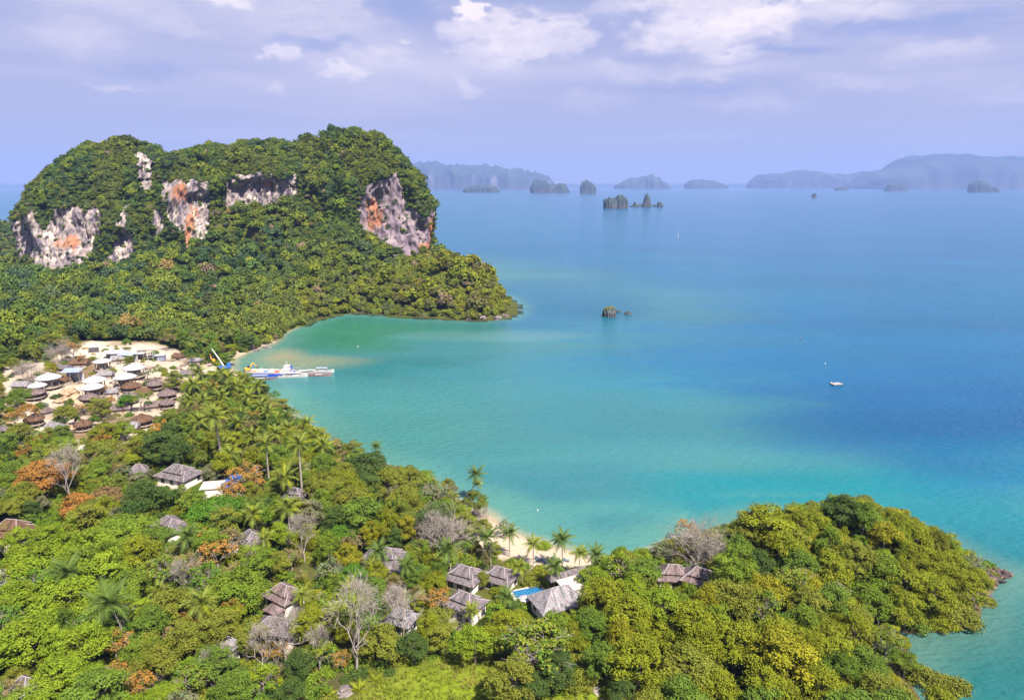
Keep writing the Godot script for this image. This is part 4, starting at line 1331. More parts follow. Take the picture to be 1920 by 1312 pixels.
func villa(x: float, y: float, w: float, d: float, turn: float, roof: String, label: String, mark: String, opt := {}) -> Node3D:
	var wall_h: float = opt.get("wall", 3.0)
	var rh: float = opt.get("rh", 2.6)
	var p := pg(x, y, wall_h + rh * 0.5)
	var o := thing("villa", label, "villa", p, deg_to_rad(turn), "villas with shingle roofs in the forest")
	var tiers: int = opt.get("tiers", 2)
	var mb := MB.new()
	var caps := []
	var r: Array
	if tiers == 2:
		var k := 0.62
		# lower skirt: a wide hip cut off by the upper roof
		r = hip(mb, w, d, wall_h, rh * 0.72, w * 0.42)
		caps.append(r)
		r = hip(mb, w * k, d * k, wall_h + rh * 0.48, rh * 0.62, w * 0.26)
		caps.append(r)
	else:
		r = hip(mb, w, d, wall_h, rh, maxf(w - d, w * 0.2) * 0.95)
		caps.append(r)
	put("roof", mb.mesh(), roof_mat(roof), o)
	var cm := mat("ridge_cap", Color(0.25, 0.225, 0.25), 0.8, false)
	for c in caps:
		var cb := MB.new()
		cb.tube(c[0], c[1], 0.13, 0.13, 5)
		for q in [[c[0], c[2][0]], [c[0], c[2][3]], [c[1], c[2][1]], [c[1], c[2][2]]]: cb.tube(q[0], q[1], 0.12, 0.12, 5)
		put("ridge_cap", cb.mesh(), cm, o)
	var wm := mat("white_render", Color(0.6, 0.585, 0.58), 0.8, false)
	var wb := MB.new()
	var ww := w - 1.8
	var dd := d - 1.8
	wb.box(Vector3(0, wall_h / 2 - 1.2, dd / 2), Vector3(ww, wall_h + 2.4, 0.25))
	wb.box(Vector3(0, wall_h / 2 - 1.2, -dd / 2), Vector3(ww, wall_h + 2.4, 0.25))
	wb.box(Vector3(-ww / 2, wall_h / 2 - 1.2, 0), Vector3(0.25, wall_h + 2.39, dd - 0.26))
	wb.box(Vector3(ww / 2, wall_h / 2 - 1.2, 0), Vector3(0.25, wall_h + 2.39, dd - 0.26))
	put("wall", wb.mesh(), wm, o)
	var glass := mat("dark_glass", Color(0.03, 0.04, 0.06), 0.08, false)
	var timber := mat("timber", Color(0.17, 0.10, 0.06), 0.7, false)
	for s in [[-0.28, 0.0], [0.06, 0.0], [0.3, PI / 2], [-0.2, -PI / 2], [0.15, PI], [-0.25, PI]]:
		var side: float = s[1]
		var along: float = s[0]
		var half := dd / 2 if absf(sin(side)) < 0.5 else ww / 2
		var span := ww if absf(sin(side)) < 0.5 else dd
		var wn := Node3D.new()
		wn.name = "window"
		o.add_child(wn, true)
		wn.transform = Transform3D(Basis(Vector3.UP, side), Vector3.ZERO)
		var fb := MB.new()
		fb.box(Vector3(along * span, 1.55, half + 0.14), Vector3(1.7, 1.9, 0.10))
		put("frame", fb.mesh(), timber, wn)
		var gb := MB.new()
		gb.box(Vector3(along * span, 1.55, half + 0.17), Vector3(1.45, 1.65, 0.09))
		put("pane", gb.mesh(), glass, wn)
	var db := MB.new()
	db.box(Vector3(ww * 0.34, 1.05, dd / 2 + 0.15), Vector3(1.0, 2.1, 0.08))
	put("door", db.mesh(), timber, o)
	var floor_b := MB.new()
	floor_b.box(Vector3(0, -0.6, d / 2 + 0.3), Vector3(w * 0.9, 1.3, 2.6))
	put("terrace", floor_b.mesh(), mat("terrace_stone", Color(0.30, 0.26, 0.22), 0.9, false), o)
	if opt.has("porch"):
		var q: Array = opt.porch
		var pb := MB.new()
		hip(pb, q[2], q[3], wall_h * 0.72, rh * 0.6, q[2] * 0.3, Vector3(q[0], 0, q[1]))
		put("porch_roof", pb.mesh(), roof_mat(roof), o)
		for sx in [-1, 1]:
			var qb := MB.new()
			qb.tube(Vector3(q[0] + sx * q[2] * 0.4, -1.5, q[1] + q[3] * 0.38), Vector3(q[0] + sx * q[2] * 0.4, wall_h * 0.72, q[1] + q[3] * 0.38), 0.13, 0.13, 6)
			put("post", qb.mesh(), timber, o)
	var c := proj(p + Vector3(0, wall_h * 0.8, 0))
	var rp := 0.5 * w * FOC / c.z
	var low: float = opt.get("low", 0.4)
	house_rects.append([c.x - rp * opt.get("clear", 0.9), y - rp * 0.3, c.x + rp * opt.get("clear", 0.9), y + rp * low, c.z, p, maxf(w, d) * 0.55])
	landmarks.append([mark, p])
	return o

func pavilion(x: float, y: float, wpx: float, kind: String, label: String, posts_h := 6.2) -> void:
	var p := pg(x, y, posts_h + 1.0)
	var d := proj(p + Vector3(0, posts_h, 0)).z
	var r := wpx * 0.5 * d / FOC
	var o := thing("pavilion", label, "pavilion", p, rng.randf() * TAU, "round pavilions of the village")
	var mb := MB.new()
	var white := kind == "white"
	var rise := r * (0.34 if white else 0.42)
	var prof := [Vector2(0.16 * r, rise), Vector2(0.45 * r, rise * 0.80), Vector2(0.78 * r, rise * 0.42), Vector2(r, 0.0), Vector2(r * 0.985, -0.3), Vector2(0.0, rise * 0.55)]
	mb.lathe(prof.slice(0, 5), Vector3(0, posts_h, 0), 22, Color.WHITE, Vector3(0, -6, 0))
	mb.lathe([Vector2(r * 0.985, -0.3), Vector2(0.001, rise * 0.5)], Vector3(0, posts_h, 0), 22, Color(0.6, 0.58, 0.55), Vector3(0, 30, 0))
	var rm := mat("canvas_white", Color(0.31, 0.31, 0.34), 0.6) if white else roof_mat(kind)
	put("roof", mb.mesh(), rm, o)
	var cb := MB.new()
	cb.lathe([Vector2(0.0, rise + 0.75), Vector2(0.13 * r, rise + 0.6), Vector2(0.20 * r, rise + 0.22), Vector2(0.17 * r, rise - 0.1)], Vector3(0, posts_h, 0), 14)
	put("roof_cap", cb.mesh(), rm, o)
	var wood := mat("weathered_wood", Color(0.2, 0.16, 0.14), 0.85, false)
	for k in 8:
		var a := TAU * k / 8.0
		var pb := MB.new()
		pb.tube(Vector3(cos(a) * r * 0.8, -4.0, sin(a) * r * 0.8), Vector3(cos(a) * r * 0.8, posts_h + rise * 0.3, sin(a) * r * 0.8), 0.16, 0.14, 6)
		put("post", pb.mesh(), wood, o)
	var fb := MB.new()
	fb.lathe([Vector2(0.0, 1.62), Vector2(r * 0.9, 1.6), Vector2(r * 0.9, 1.2), Vector2(0.0, 1.18)], Vector3.ZERO, 18)
	put("deck", fb.mesh(), mat("deck_boards", Color(0.25, 0.2, 0.17), 0.85), o)
	var wb := MB.new()
	wb.lathe([Vector2(r * 0.55, 1.6), Vector2(r * 0.55, posts_h + 0.3)], Vector3.ZERO, 14)
	put("wall", wb.mesh(), mat("pavilion_wall", Color(0.24, 0.2, 0.19), 0.85), o)
	for k in 5:
		var a := TAU * k / 5.0 + 0.3
		var nb := MB.new()
		nb.box(Vector3(cos(a), 0, sin(a)) * r * 0.55 + Vector3(0, 2.7, 0), Vector3(0.3, 1.9, r * 0.35), Color.WHITE, Basis(Vector3.UP, -a))
		put("window", nb.mesh(), mat("dark_glass", Color(0.03, 0.04, 0.06), 0.08, false), o)
	var c := proj(p + Vector3(0, posts_h, 0))
	house_rects.append([c.x - wpx * 0.5, c.y - wpx * 0.2, c.x + wpx * 0.5, c.y + wpx * 0.3, c.z, p, r])

func shed(x: float, y: float, w: float, d: float, h: float, turn: float, roof: Color, label: String, slope := 0.8, called := "shed") -> void:
	var p := pg(x, y, h)
	var o := thing(called, label, "shed", p, deg_to_rad(turn), "sheet roofed sheds of the building site")
	var rm := mat("sheet_%d" % int(roof.r * 900 + roof.b * 77), roof, 0.45)
	var mb := MB.new()
	var n := int(w / 0.8)
	for i in n:   # ribbed sheets
		var x0 := -w / 2 + w * i / n
		mb.box(Vector3(x0 + w / n / 2, h + (0.05 if i % 2 else 0.0), 0), Vector3(w / n, 0.08, d), Color.WHITE * (0.95 + 0.08 * (i % 3)), Basis(Vector3.RIGHT, atan(slope / d)))
	put("roof", mb.mesh(), rm, o)
	for sx in [-0.46, 0.0, 0.46]:
		for sz in [-0.44, 0.44]:
			var pb := MB.new()
			pb.box(Vector3(sx * w, h / 2 - 1.0 - sz * slope, sz * d), Vector3(0.2, h + 1.9, 0.2))
			put("post", pb.mesh(), mat("weathered_wood", Color(0.2, 0.16, 0.14), 0.85, false), o)
	var wb := MB.new()
	wb.box(Vector3(0, h * 0.42 - 0.5, -d * 0.4), Vector3(w * 0.9, h * 0.8, 0.12))
	put("wall", wb.mesh(), mat("grey_board", Color(0.36, 0.36, 0.40), 0.8, false), o)

func make_buildings() -> void:
	villa(22, 985, 12.5, 9.0, -8, "brown", "brown roofed villa with white wall cut by the left edge", "the brown villa at the left edge", {"rh": 3.4, "wall": 3.2, "low": 0.9})
	villa(318, 978, 12.0, 8.5, -38, "grey", "grey roofed villa sloping down behind the lime green trees", "the sloping grey villa", {"low": 0.8})
	villa(470, 1003, 8.0, 7.0, -50, "grey", "small grey hip roof half hidden left of the grey twiggy tree", "the half hidden grey roof", {"low": 0.4})
	villa(335, 880, 14.5, 10.5, -22, "grey", "two tiered grey villa above the vivid green spreading tree", "the two tiered grey villa", {"rh": 3.4, "low": 0.6})
	villa(258, 876, 7.0, 6.0, 25, "grey", "small grey gabled hut left of the two tiered villa", "the small gabled hut", {"tiers": 1, "low": 0.3})
	villa(722, 1035, 13.0, 9.5, -18, "grey", "wide grey villa with pale sand terrace behind it", "the wide terraced villa", {"rh": 2.8, "porch": [5.0, 3.5, 6.0, 5.0]})
	villa(532, 1105, 9.6, 7.6, -34, "pink", "pinkish roofed villa with bright white wall and dark window", "the white walled villa", {"wall": 3.6, "low": 1.3, "porch": [2.2, 5.0, 5.0, 3.4], "tiers": 2})
	villa(520, 1166, 11.5, 7.0, -12, "grey", "low grey roof just below the white walled pinkish villa", "the low grey roof", {"tiers": 1, "low": 0.3})
	villa(872, 1070, 10.5, 9.0, -28, "grey", "left one of the twin grey villas behind the beach", "the left twin beach villa", {"low": 0.7})
	villa(938, 1072, 9.0, 8.0, -28, "grey", "right one of the twin grey villas behind the beach", "the right twin beach villa", {"low": 0.7})
	villa(872, 1120, 10.0, 8.0, -32, "grey", "grey roofed villa with white corner wall left of the pool", "the white cornered villa", {"wall": 4.0, "low": 1.0, "porch": [-5.5, 1.0, 5.0, 5.0]})
	villa(1046, 1112, 13.0, 9.5, 24, "pale", "large pale shingled restaurant roof beside the pool", "the large pale roof", {"rh": 3.8, "tiers": 1, "low": 0.5})
	villa(1262, 1068, 8.8, 7.5, -6, "pink", "left one of the two pinkish villas below the grey thicket", "the left pinkish villa", {"low": 0.4})
	villa(1313, 1074, 8.6, 7.5, -28, "pink", "right one of the two pinkish villas below the grey thicket", "the right pinkish villa", {"low": 0.6})
	villa(752, 1150, 7.5, 6.5, -20, "pale", "pale grey roofed villa hidden behind the leafless trunks", "the hidden pale villa", {"wall": 3.4, "low": 0.7})
	villa(45, 1278, 6.5, 5.5, -20, "grey", "small dark roof in the bottom left corner", "the bottom left corner roof", {"tiers": 1, "low": 0.4})
	villa(8, 1078, 6.0, 6.0, 10, "pale", "white walled house glimpsed between lime trees at the left edge", "the left edge white house", {"low": 1.0})
	villa(424, 1200, 5.5, 5.0, -30, "pale", "little white house glimpsed among olive trees", "the little white house", {"wall": 3.4, "low": 1.1, "tiers": 1})
	villa(552, 922, 7.5, 6.5, -10, "grey", "small grey bungalow roof under the palms", "the bungalow under palms", {"low": 0.3})
	# the flat roofed annexe behind the pale restaurant roof
	var p := pg(1085, 1090, 4.0)
	var o := thing("annexe", "long annexe with sand coloured flat roof right of the pale restaurant", "building", p, deg_to_rad(26))
	var b := MB.new()
	b.box(Vector3(0, 3.9, 0), Vector3(10.5, 0.3, 6.0)); put("roof", b.mesh(), mat("sand_roof", Color(0.42, 0.37, 0.33), 0.9, false), o)
	b = MB.new(); b.box(Vector3(0, 1.4, 0), Vector3(9.6, 4.8, 5.2)); put("wall", b.mesh(), mats["white_render"], o)
	b = MB.new(); hip(b, 13.0, 3.2, 3.6, 1.2, 11.5, Vector3(0, 0, -4.9)); put("lean_roof", b.mesh(), roof_mat("grey"), o)
	landmarks.append(["the sand coloured annexe", p])
	house_rects.append([1050, 1070, 1112, 1108, proj(p).z, p, 6.0])
	# pool, parasols
	p = pg(992, 1112, 0.4)
	o = thing("pool", "small blue swimming pool with pale deck left of the pale restaurant", "pool", p, deg_to_rad(20))
	b = MB.new(); b.box(Vector3(0, 0.1, 0), Vector3(9.5, 0.5, 6.0)); put("deck", b.mesh(), mat("pool_deck", Color(0.4, 0.36, 0.32), 0.9, false), o)
	b = MB.new(); b.box(Vector3(0, 0.32, -0.8), Vector3(8.0, 0.1, 3.2)); put("water", b.mesh(), mat("pool_water", Color(0.015, 0.11, 0.24), 0.08, false), o)
	house_rects.append([968, 1098, 1020, 1130, proj(p).z, p, 4.0])
	landmarks.append(["the swimming pool", p])
	for k in 2:
		var q := pg(984.0 + k * 18.0, 1121, 2.2)
		var u := thing("parasol", ["left", "right"][k] + " one of two white parasols at the pool edge", "parasol", q, 0.3 * k, "white pool parasols")
		b = MB.new(); b.lathe([Vector2(0.0, 2.8), Vector2(1.7, 2.1), Vector2(1.68, 1.95), Vector2(0.0, 2.65)], Vector3.ZERO, 8, Color.WHITE, Vector3(0, 1.9, 0)); put("canopy", b.mesh(), mat("canvas_white", Color(0.31, 0.31, 0.34), 0.6), u)
		b = MB.new(); b.tube(Vector3(0, -0.3, 0), Vector3(0, 2.75, 0), 0.05, 0.05, 6); put("pole", b.mesh(), mats["timber"], u)
	# blue tarpaulins and the cream flat roof by the orange tree
	for k in 3:
		var q := pg([432, 442, 428][k], [903, 894, 908][k], 4.5)
		o = thing("tarpaulin_shelter", ["middle", "upper", "lower"][k] + " blue tarpaulin shelter among the orange tree", "shelter", q, 0.4 * k, "blue tarpaulin shelters")
		b = MB.new(); b.box(Vector3(0, 4.4, 0), Vector3(4.4, 0.06, 3.4), Color.WHITE, Basis(Vector3.RIGHT, 0.25)); put("tarpaulin", b.mesh(), mat("tarp_blue", Color(0.01, 0.08, 0.32), 0.5, false), o)
		for s in [[-1, -1], [1, -1], [-1, 1], [1, 1]]:
			b = MB.new(); b.tube(Vector3(s[0] * 2.0, -0.5, s[1] * 1.5), Vector3(s[0] * 2.0, 4.4 - s[1] * 0.36, s[1] * 1.5), 0.06, 0.06, 5); put("post", b.mesh(), mats["timber"], o)
		house_rects.append([proj(q).x - 12, [903, 894, 908][k] - 10, proj(q).x + 12, [903, 894, 908][k] + 8, proj(q).z, q, 2.0])
	p = pg(402, 908, 4.0)
	o = thing("store_house", "cream flat roofed store left of the blue tarpaulins", "building", p, 0.2)
	b = MB.new(); b.box(Vector3(0, 3.8, 0), Vector3(9.0, 0.25, 7.0)); put("roof", b.mesh(), mats["sand_roof"], o)
	b = MB.new(); b.box(Vector3(0, 1.4, 0), Vector3(8.2, 4.7, 6.2)); put("wall", b.mesh(), mats["white_render"], o)
	house_rects.append([385, 895, 422, 922, proj(p).z, p, 4.0])
	landmarks.append(["the cream flat store", p])
	# the village
	for v in [[89, 704, 44, "white round pavilion on posts, farthest left but one"], [68, 719, 33, "white round pavilion at the left end of the village"], [176, 709, 42, "white round pavilion with cap, behind another white one"], [249, 686, 42, "white round pavilion below the sheet roofed sheds"],
			[233, 703, 41, "white round pavilion in the middle of the village"], [171, 722, 42, "white round pavilion above the rust brown roof"], [190, 674, 32, "white round pavilion on tall stilts, highest of the village"]]:
		pavilion(v[0], v[1], v[2], "white", v[3])
	for v in [[245, 720, 37, "brown", "brown thatched pavilion below the middle white one"], [62, 732, 40, "pink", "brown thatched pavilion below the leftmost white ones"], [289, 716, 32, "pink", "reddish square topped pavilion right of the village middle"], [312, 734, 36, "pink", "reddish thatched pavilion near the palms"],
			[165, 741, 35, "pink", "rust brown thatched pavilion below the white ones"], [239, 740, 36, "grey", "greyish thatched pavilion behind the vivid green tree"], [312, 751, 30, "pink", "dusky thatched pavilion nearest the coast palms"], [265, 782, 42, "brown", "lone brown pavilion above the dark round trees"], [75, 756, 26, "grey", "small grey pavilion on the left"],
			[62, 781, 36, "brown", "flat brown pavilion among the left orange trees"], [154, 791, 34, "brown", "brown pavilion above the earth wall"], [4, 800, 26, "grey", "grey pavilion cut by the left edge of the village"]]:
		pavilion(v[0], v[1], v[2], v[3], v[4], 3.6)
	shed(215, 660, 15.0, 7.0, 4.5, 4, Color(0.275, 0.285, 0.320), "long grey sheet roofed shed at the top of the village")
	shed(238, 663, 10.0, 6.0, 5.0, -12, Color(0.250, 0.290, 0.370), "bluish sheet roofed shed right of the long grey one")
	shed(258, 661, 8.0, 5.0, 4.5, 10, Color(0.330, 0.350, 0.390), "pale sheet roofed shed next to the scaffold")
	shed(174, 649, 6.0, 4.0, 4.0, 30, Color(0.310, 0.310, 0.350), "small pale shed alone at the forest edge")
	shed(134, 694, 9.5, 7.0, 7.0, 8, Color(0.225, 0.275, 0.390), "blue roofed frame building on tall posts behind a bare trunk")
	# site container, scaffold
	p = pg(296, 671, 1.4)
	o = thing("site_container", "blue grey site container on the bare ground", "container", p, 0.1)
	b = MB.new(); b.box(Vector3(0, 1.6, 0), Vector3(8.0, 3.2, 3.6)); put("body", b.mesh(), mat("container_paint", Color(0.190, 0.210, 0.310), 0.5, false), o)
	b = MB.new(); b.box(Vector3(-1.8, 1.5, 1.75), Vector3(3.2, 2.2, 0.2)); put("opening", b.mesh(), mats["dark_glass"], o)
	b = MB.new(); b.box(Vector3(0, 3.28, 0.2), Vector3(8.4, 0.16, 4.4)); put("roof", b.mesh(), mat("sheet_white", Color(0.360, 0.370, 0.390), 0.5, false), o)
	landmarks.append(["the blue grey site container", p])
	p = pg(273, 665, 3.0)
	o = thing("scaffold", "green grey scaffold frame between the sheds and the container", "scaffold", p, 0.1)
	for ix in 4:
		b = MB.new()
		for iz in 2: b.tube(Vector3(-4.5 + 3.0 * ix, -0.5, -1.5 + 3.0 * iz), Vector3(-4.5 + 3.0 * ix, 6.0, -1.5 + 3.0 * iz), 0.12, 0.12, 5)
		put("upright", b.mesh(), mat("scaffold_paint", Color(0.35, 0.45, 0.42), 0.6, false), o)
	for iy in 3:
		b = MB.new(); b.box(Vector3(0, 1.4 + 2.2 * iy, 0), Vector3(9.6, 0.15, 3.2)); put("platform", b.mesh(), mats["weathered_wood"], o)
	var piles := [[205, 690, "upper left"], [262, 700, "middle"], [330, 690, "right"], [345, 684, "far right"], [150, 716, "left"], [212, 716, "central"], [280, 690, "upper middle"], [318, 676, "top right"], [110, 725, "lower left"], [360, 690, "rightmost"]]
	for v in piles:
		p = pg(v[0], v[1], 0.3)
		o = thing("timber_stack", "%s stack of weathered timber on the bare building ground" % v[2], "timber", p, rng.randf() * TAU, "timber stacks of the building site")
		for k in 5:
			b = MB.new()
			var w := rng.randf_range(0.8, 1.4)
			b.box(Vector3(rng.randf_range(-0.6, 0.6), 0.25 + 0.3 * (k / 2), -1.1 + 1.4 * (k % 2) + 0.4 * (k / 2)), Vector3(rng.randf_range(4.0, 6.5), 0.3, w), Color.WHITE, Basis(Vector3.UP, rng.randf_range(-0.15, 0.15)))
			put("plank", b.mesh(), mat("pile_%d" % (k % 3), [Color(0.26, 0.2, 0.16), Color(0.17, 0.14, 0.13), Color(0.33, 0.28, 0.25)][k % 3], 0.9, false), o)
	for v in [[222, 673, "behind the stilted white pavilion", 5.0], [335, 668, "right of the site container", 4.5], [366, 676, "near the crane truck", 4.0], [150, 680, "left of the stilted white pavilion", 5.5], [198, 702, "between the white pavilions", 4.5], [352, 700, "beside the palm grove", 5.0], [118, 712, "below the blue roofed frame", 4.5], [40, 722, "at the far left of the village", 5.0], [105, 800, "among the left trees", 5.0], [225, 765, "in the middle trees", 5.5], [205, 812, "behind the grey yard", 6.0], [35, 815, "left behind the orange trees", 5.5], [140, 770, "below the pale boulder", 5.0], [190, 752, "under the rust brown pavilion", 5.0], [85, 770, "beside the small grey pavilion", 4.5], [288, 760, "left of the dusky pavilion", 5.0], [205, 735, "beside the rust brown roof", 4.5], [270, 735, "right of the greyish pavilion", 4.5], [240, 800, "below the lone brown pavilion", 5.0], [120, 690, "above the leftmost white pavilions", 4.5]]:
		p = pg(v[0], v[1], 2.0)
		o = thing("hut", "low grey brown gabled hut " + v[2], "hut", p, rng.randf_range(-0.6, 0.6), "small huts of the village")
		var w: float = v[3] * 1.35
		b = MB.new(); hip(b, w * 1.35, w, 2.3, w * 0.3, w * 1.2); put("roof", b.mesh(), roof_mat(pick(["grey", "brown", "pink", "pale"])), o)
		b = MB.new(); b.box(Vector3(0, 0.9, 0), Vector3(w * 1.15, 2.7, w * 0.8)); put("wall", b.mesh(), mat("hut_wall", Color(0.3, 0.26, 0.23), 0.9, false), o)
		b = MB.new(); b.box(Vector3(w * 0.2, 1.0, w * 0.41), Vector3(0.9, 1.9, 0.08)); put("door", b.mesh(), mats["timber"], o)
	# walls and pavement at the foot of the village
	p = pg(166, 818, 1.0)
	o = thing("earth_wall", "brown earth retaining wall above the grey yard", "wall", p, 0.05)
	b = MB.new(); b.box(Vector3(0, 0.6, 0), Vector3(12.0, 3.4, 0.8)); put("face", b.mesh(), mat("earth_render", Color(0.22, 0.15, 0.09), 0.95, false), o)
	landmarks.append(["the brown earth wall", p])
	p = pg(196, 838, 0.0)
	var yard := MB.new()
	yard.box(Vector3(0, -0.4, 0), Vector3(18.0, 1.0, 10.0))
	var yo := put("yard", yard.mesh(), mat("yard_concrete", Color(0.2, 0.19, 0.215), 0.9, false))
	yo.position = p + Vector3(0, 0.1, 0); yo.rotation.y = 0.15
	tag(yo, "grey paved yard below the village", "", "", "structure")
	var q0 := pg(1112, 1285)
	var path := MB.new()
	var pts := [Vector2(1085, 1268), Vector2(1115, 1288), Vector2(1150, 1320), Vector2(1190, 1370)]
	for i in 3:
		var a := pg(pts[i].x, pts[i].y) + Vector3(0, 0.06, 0)
		var c := pg(pts[i + 1].x, pts[i + 1].y) + Vector3(0, 0.06, 0)
		var s := (c - a).cross(Vector3.UP).normalized() * 1.3
		path.quad_out(a - s, a + s, c + s, c - s, Color.WHITE * (0.95 + 0.05 * i), a - Vector3(0, 5, 0))
	tag(put("path", path.mesh(), mat("path_concrete", Color(0.26, 0.23, 0.23), 0.9)), "grey concrete path crossing the grass at the bottom", "", "", "structure")
	landmarks.append(["the concrete path", q0])
	for v in [[690, 1222, 930, 1312, 830, 1290], [1085, 1262, 1155, 1312, 1125, 1300], [955, 1006, 1112, 1062, 1030, 1045]]:
		p = pg(v[4], v[5])
		house_rects.append([v[0], v[1], v[2], v[3], proj(p).z - 4.0, p, 0.0])
	for l in [["the grassy clearing", pg(830, 1260)], ["the beach palms", pg(1020, 1045)], ["the headland tip", pg(1850, 1090)], ["the mangrove inlet", pg(1680, 1180)], ["the headland hilltop", pg(1580, 985)], ["the left orange tree", pg(80, 910)], ["the boats", pg(450, 700)], ["the lime tree stand", pg(90, 1150)], ["the right bottom corner", pg(1560, 1290)], ["the curving shore", pg(640, 870)], ["the lone shore palm", pg(880, 930)], ["the headland middle", pg(1660, 1090)], ["the bottom right slope", pg(1330, 1220)], ["the coast palm grove", pg(440, 750)], ["the village middle", pg(230, 725)], ["the village left end", pg(60, 750)]]:
		landmarks.append(l)

# ---------- boats and other things on the water and shore ----------
func hull(mb: MB, len: float, beam: float, free: float, col: Color, up_bow := 0.6) -> void:
	var n := 12
	var prev := []
	for i in n + 1:
		var t := float(i) / n
		var x := (t - 0.5) * len
		var wd := beam * 0.5 * (1.0 - pow(maxf(0.0, (t - 0.45) / 0.55), 2.2)) * (0.82 + 0.18 * smoothstep(0.0, 0.2, t))
		var dk := free + up_bow * pow(maxf(0.0, (t - 0.4) / 0.6), 2.0)
		var ring := [Vector3(x, dk, -wd), Vector3(x, -0.4, -wd * 0.7), Vector3(x, -0.4, wd * 0.7), Vector3(x, dk, wd)]
		if i > 0:
			for k in 4:
				var kk := (k + 1) % 4
				mb.quad_out(prev[k], prev[kk], ring[kk], ring[k], col if k != 3 else col.lerp(Color(0.6, 0.55, 0.5), 0.6), Vector3(x - len / n * 0.5, free * 0.3, 0))
		else:
			mb.quad_out(ring[0], ring[1], ring[2], ring[3], col, Vector3(x + 1, 0, 0))
		prev = ring
func boat(x: float, y: float, len: float, turn: float, hullc: Color, roofc: Color, label: String) -> void:
	var p := ph(x, y, 0.0)
	var o := thing("boat", label, "boat", Vector3(p.x, 0.05, p.z), deg_to_rad(turn), "small boats moored beyond the landing barge")
	var b := MB.new(); hull(b, len, len * 0.2, 1.0, Color.WHITE, 1.0); put("hull", b.mesh(), mat("hull_%d_%d" % [int(hullc.r * 99), int(hullc.b * 99)], hullc, 0.4), o)
	b = MB.new(); b.box(Vector3(-len * 0.06, 2.75, 0), Vector3(len * 0.5, 0.16, len * 0.19)); put("canopy", b.mesh(), mat("boat_roof_%d_%d" % [int(roofc.r * 99), int(roofc.b * 99)], roofc, 0.5, false), o)
	for s in [[-1, -1], [-1, 1], [1, -1], [1, 1]]:
		b = MB.new(); b.tube(Vector3(-len * 0.06 + s[0] * len * 0.23, 0.9, s[1] * len * 0.08), Vector3(-len * 0.06 + s[0] * len * 0.23, 2.7, s[1] * len * 0.08), 0.06, 0.06, 5); put("post", b.mesh(), mat("white_paint", Color(0.42, 0.42, 0.44), 0.4, false), o)
	b = MB.new(); b.box(Vector3(-len * 0.05, 1.3, 0), Vector3(len * 0.35, 0.7, len * 0.13)); put("cabin", b.mesh(), mats["white_paint"], o)
	b = MB.new(); b.box(Vector3(-len * 0.49, 1.0, 0), Vector3(0.7, 1.1, 0.9)); put("engine", b.mesh(), mat("engine_grey", Color(0.08, 0.08, 0.09), 0.4, false), o)

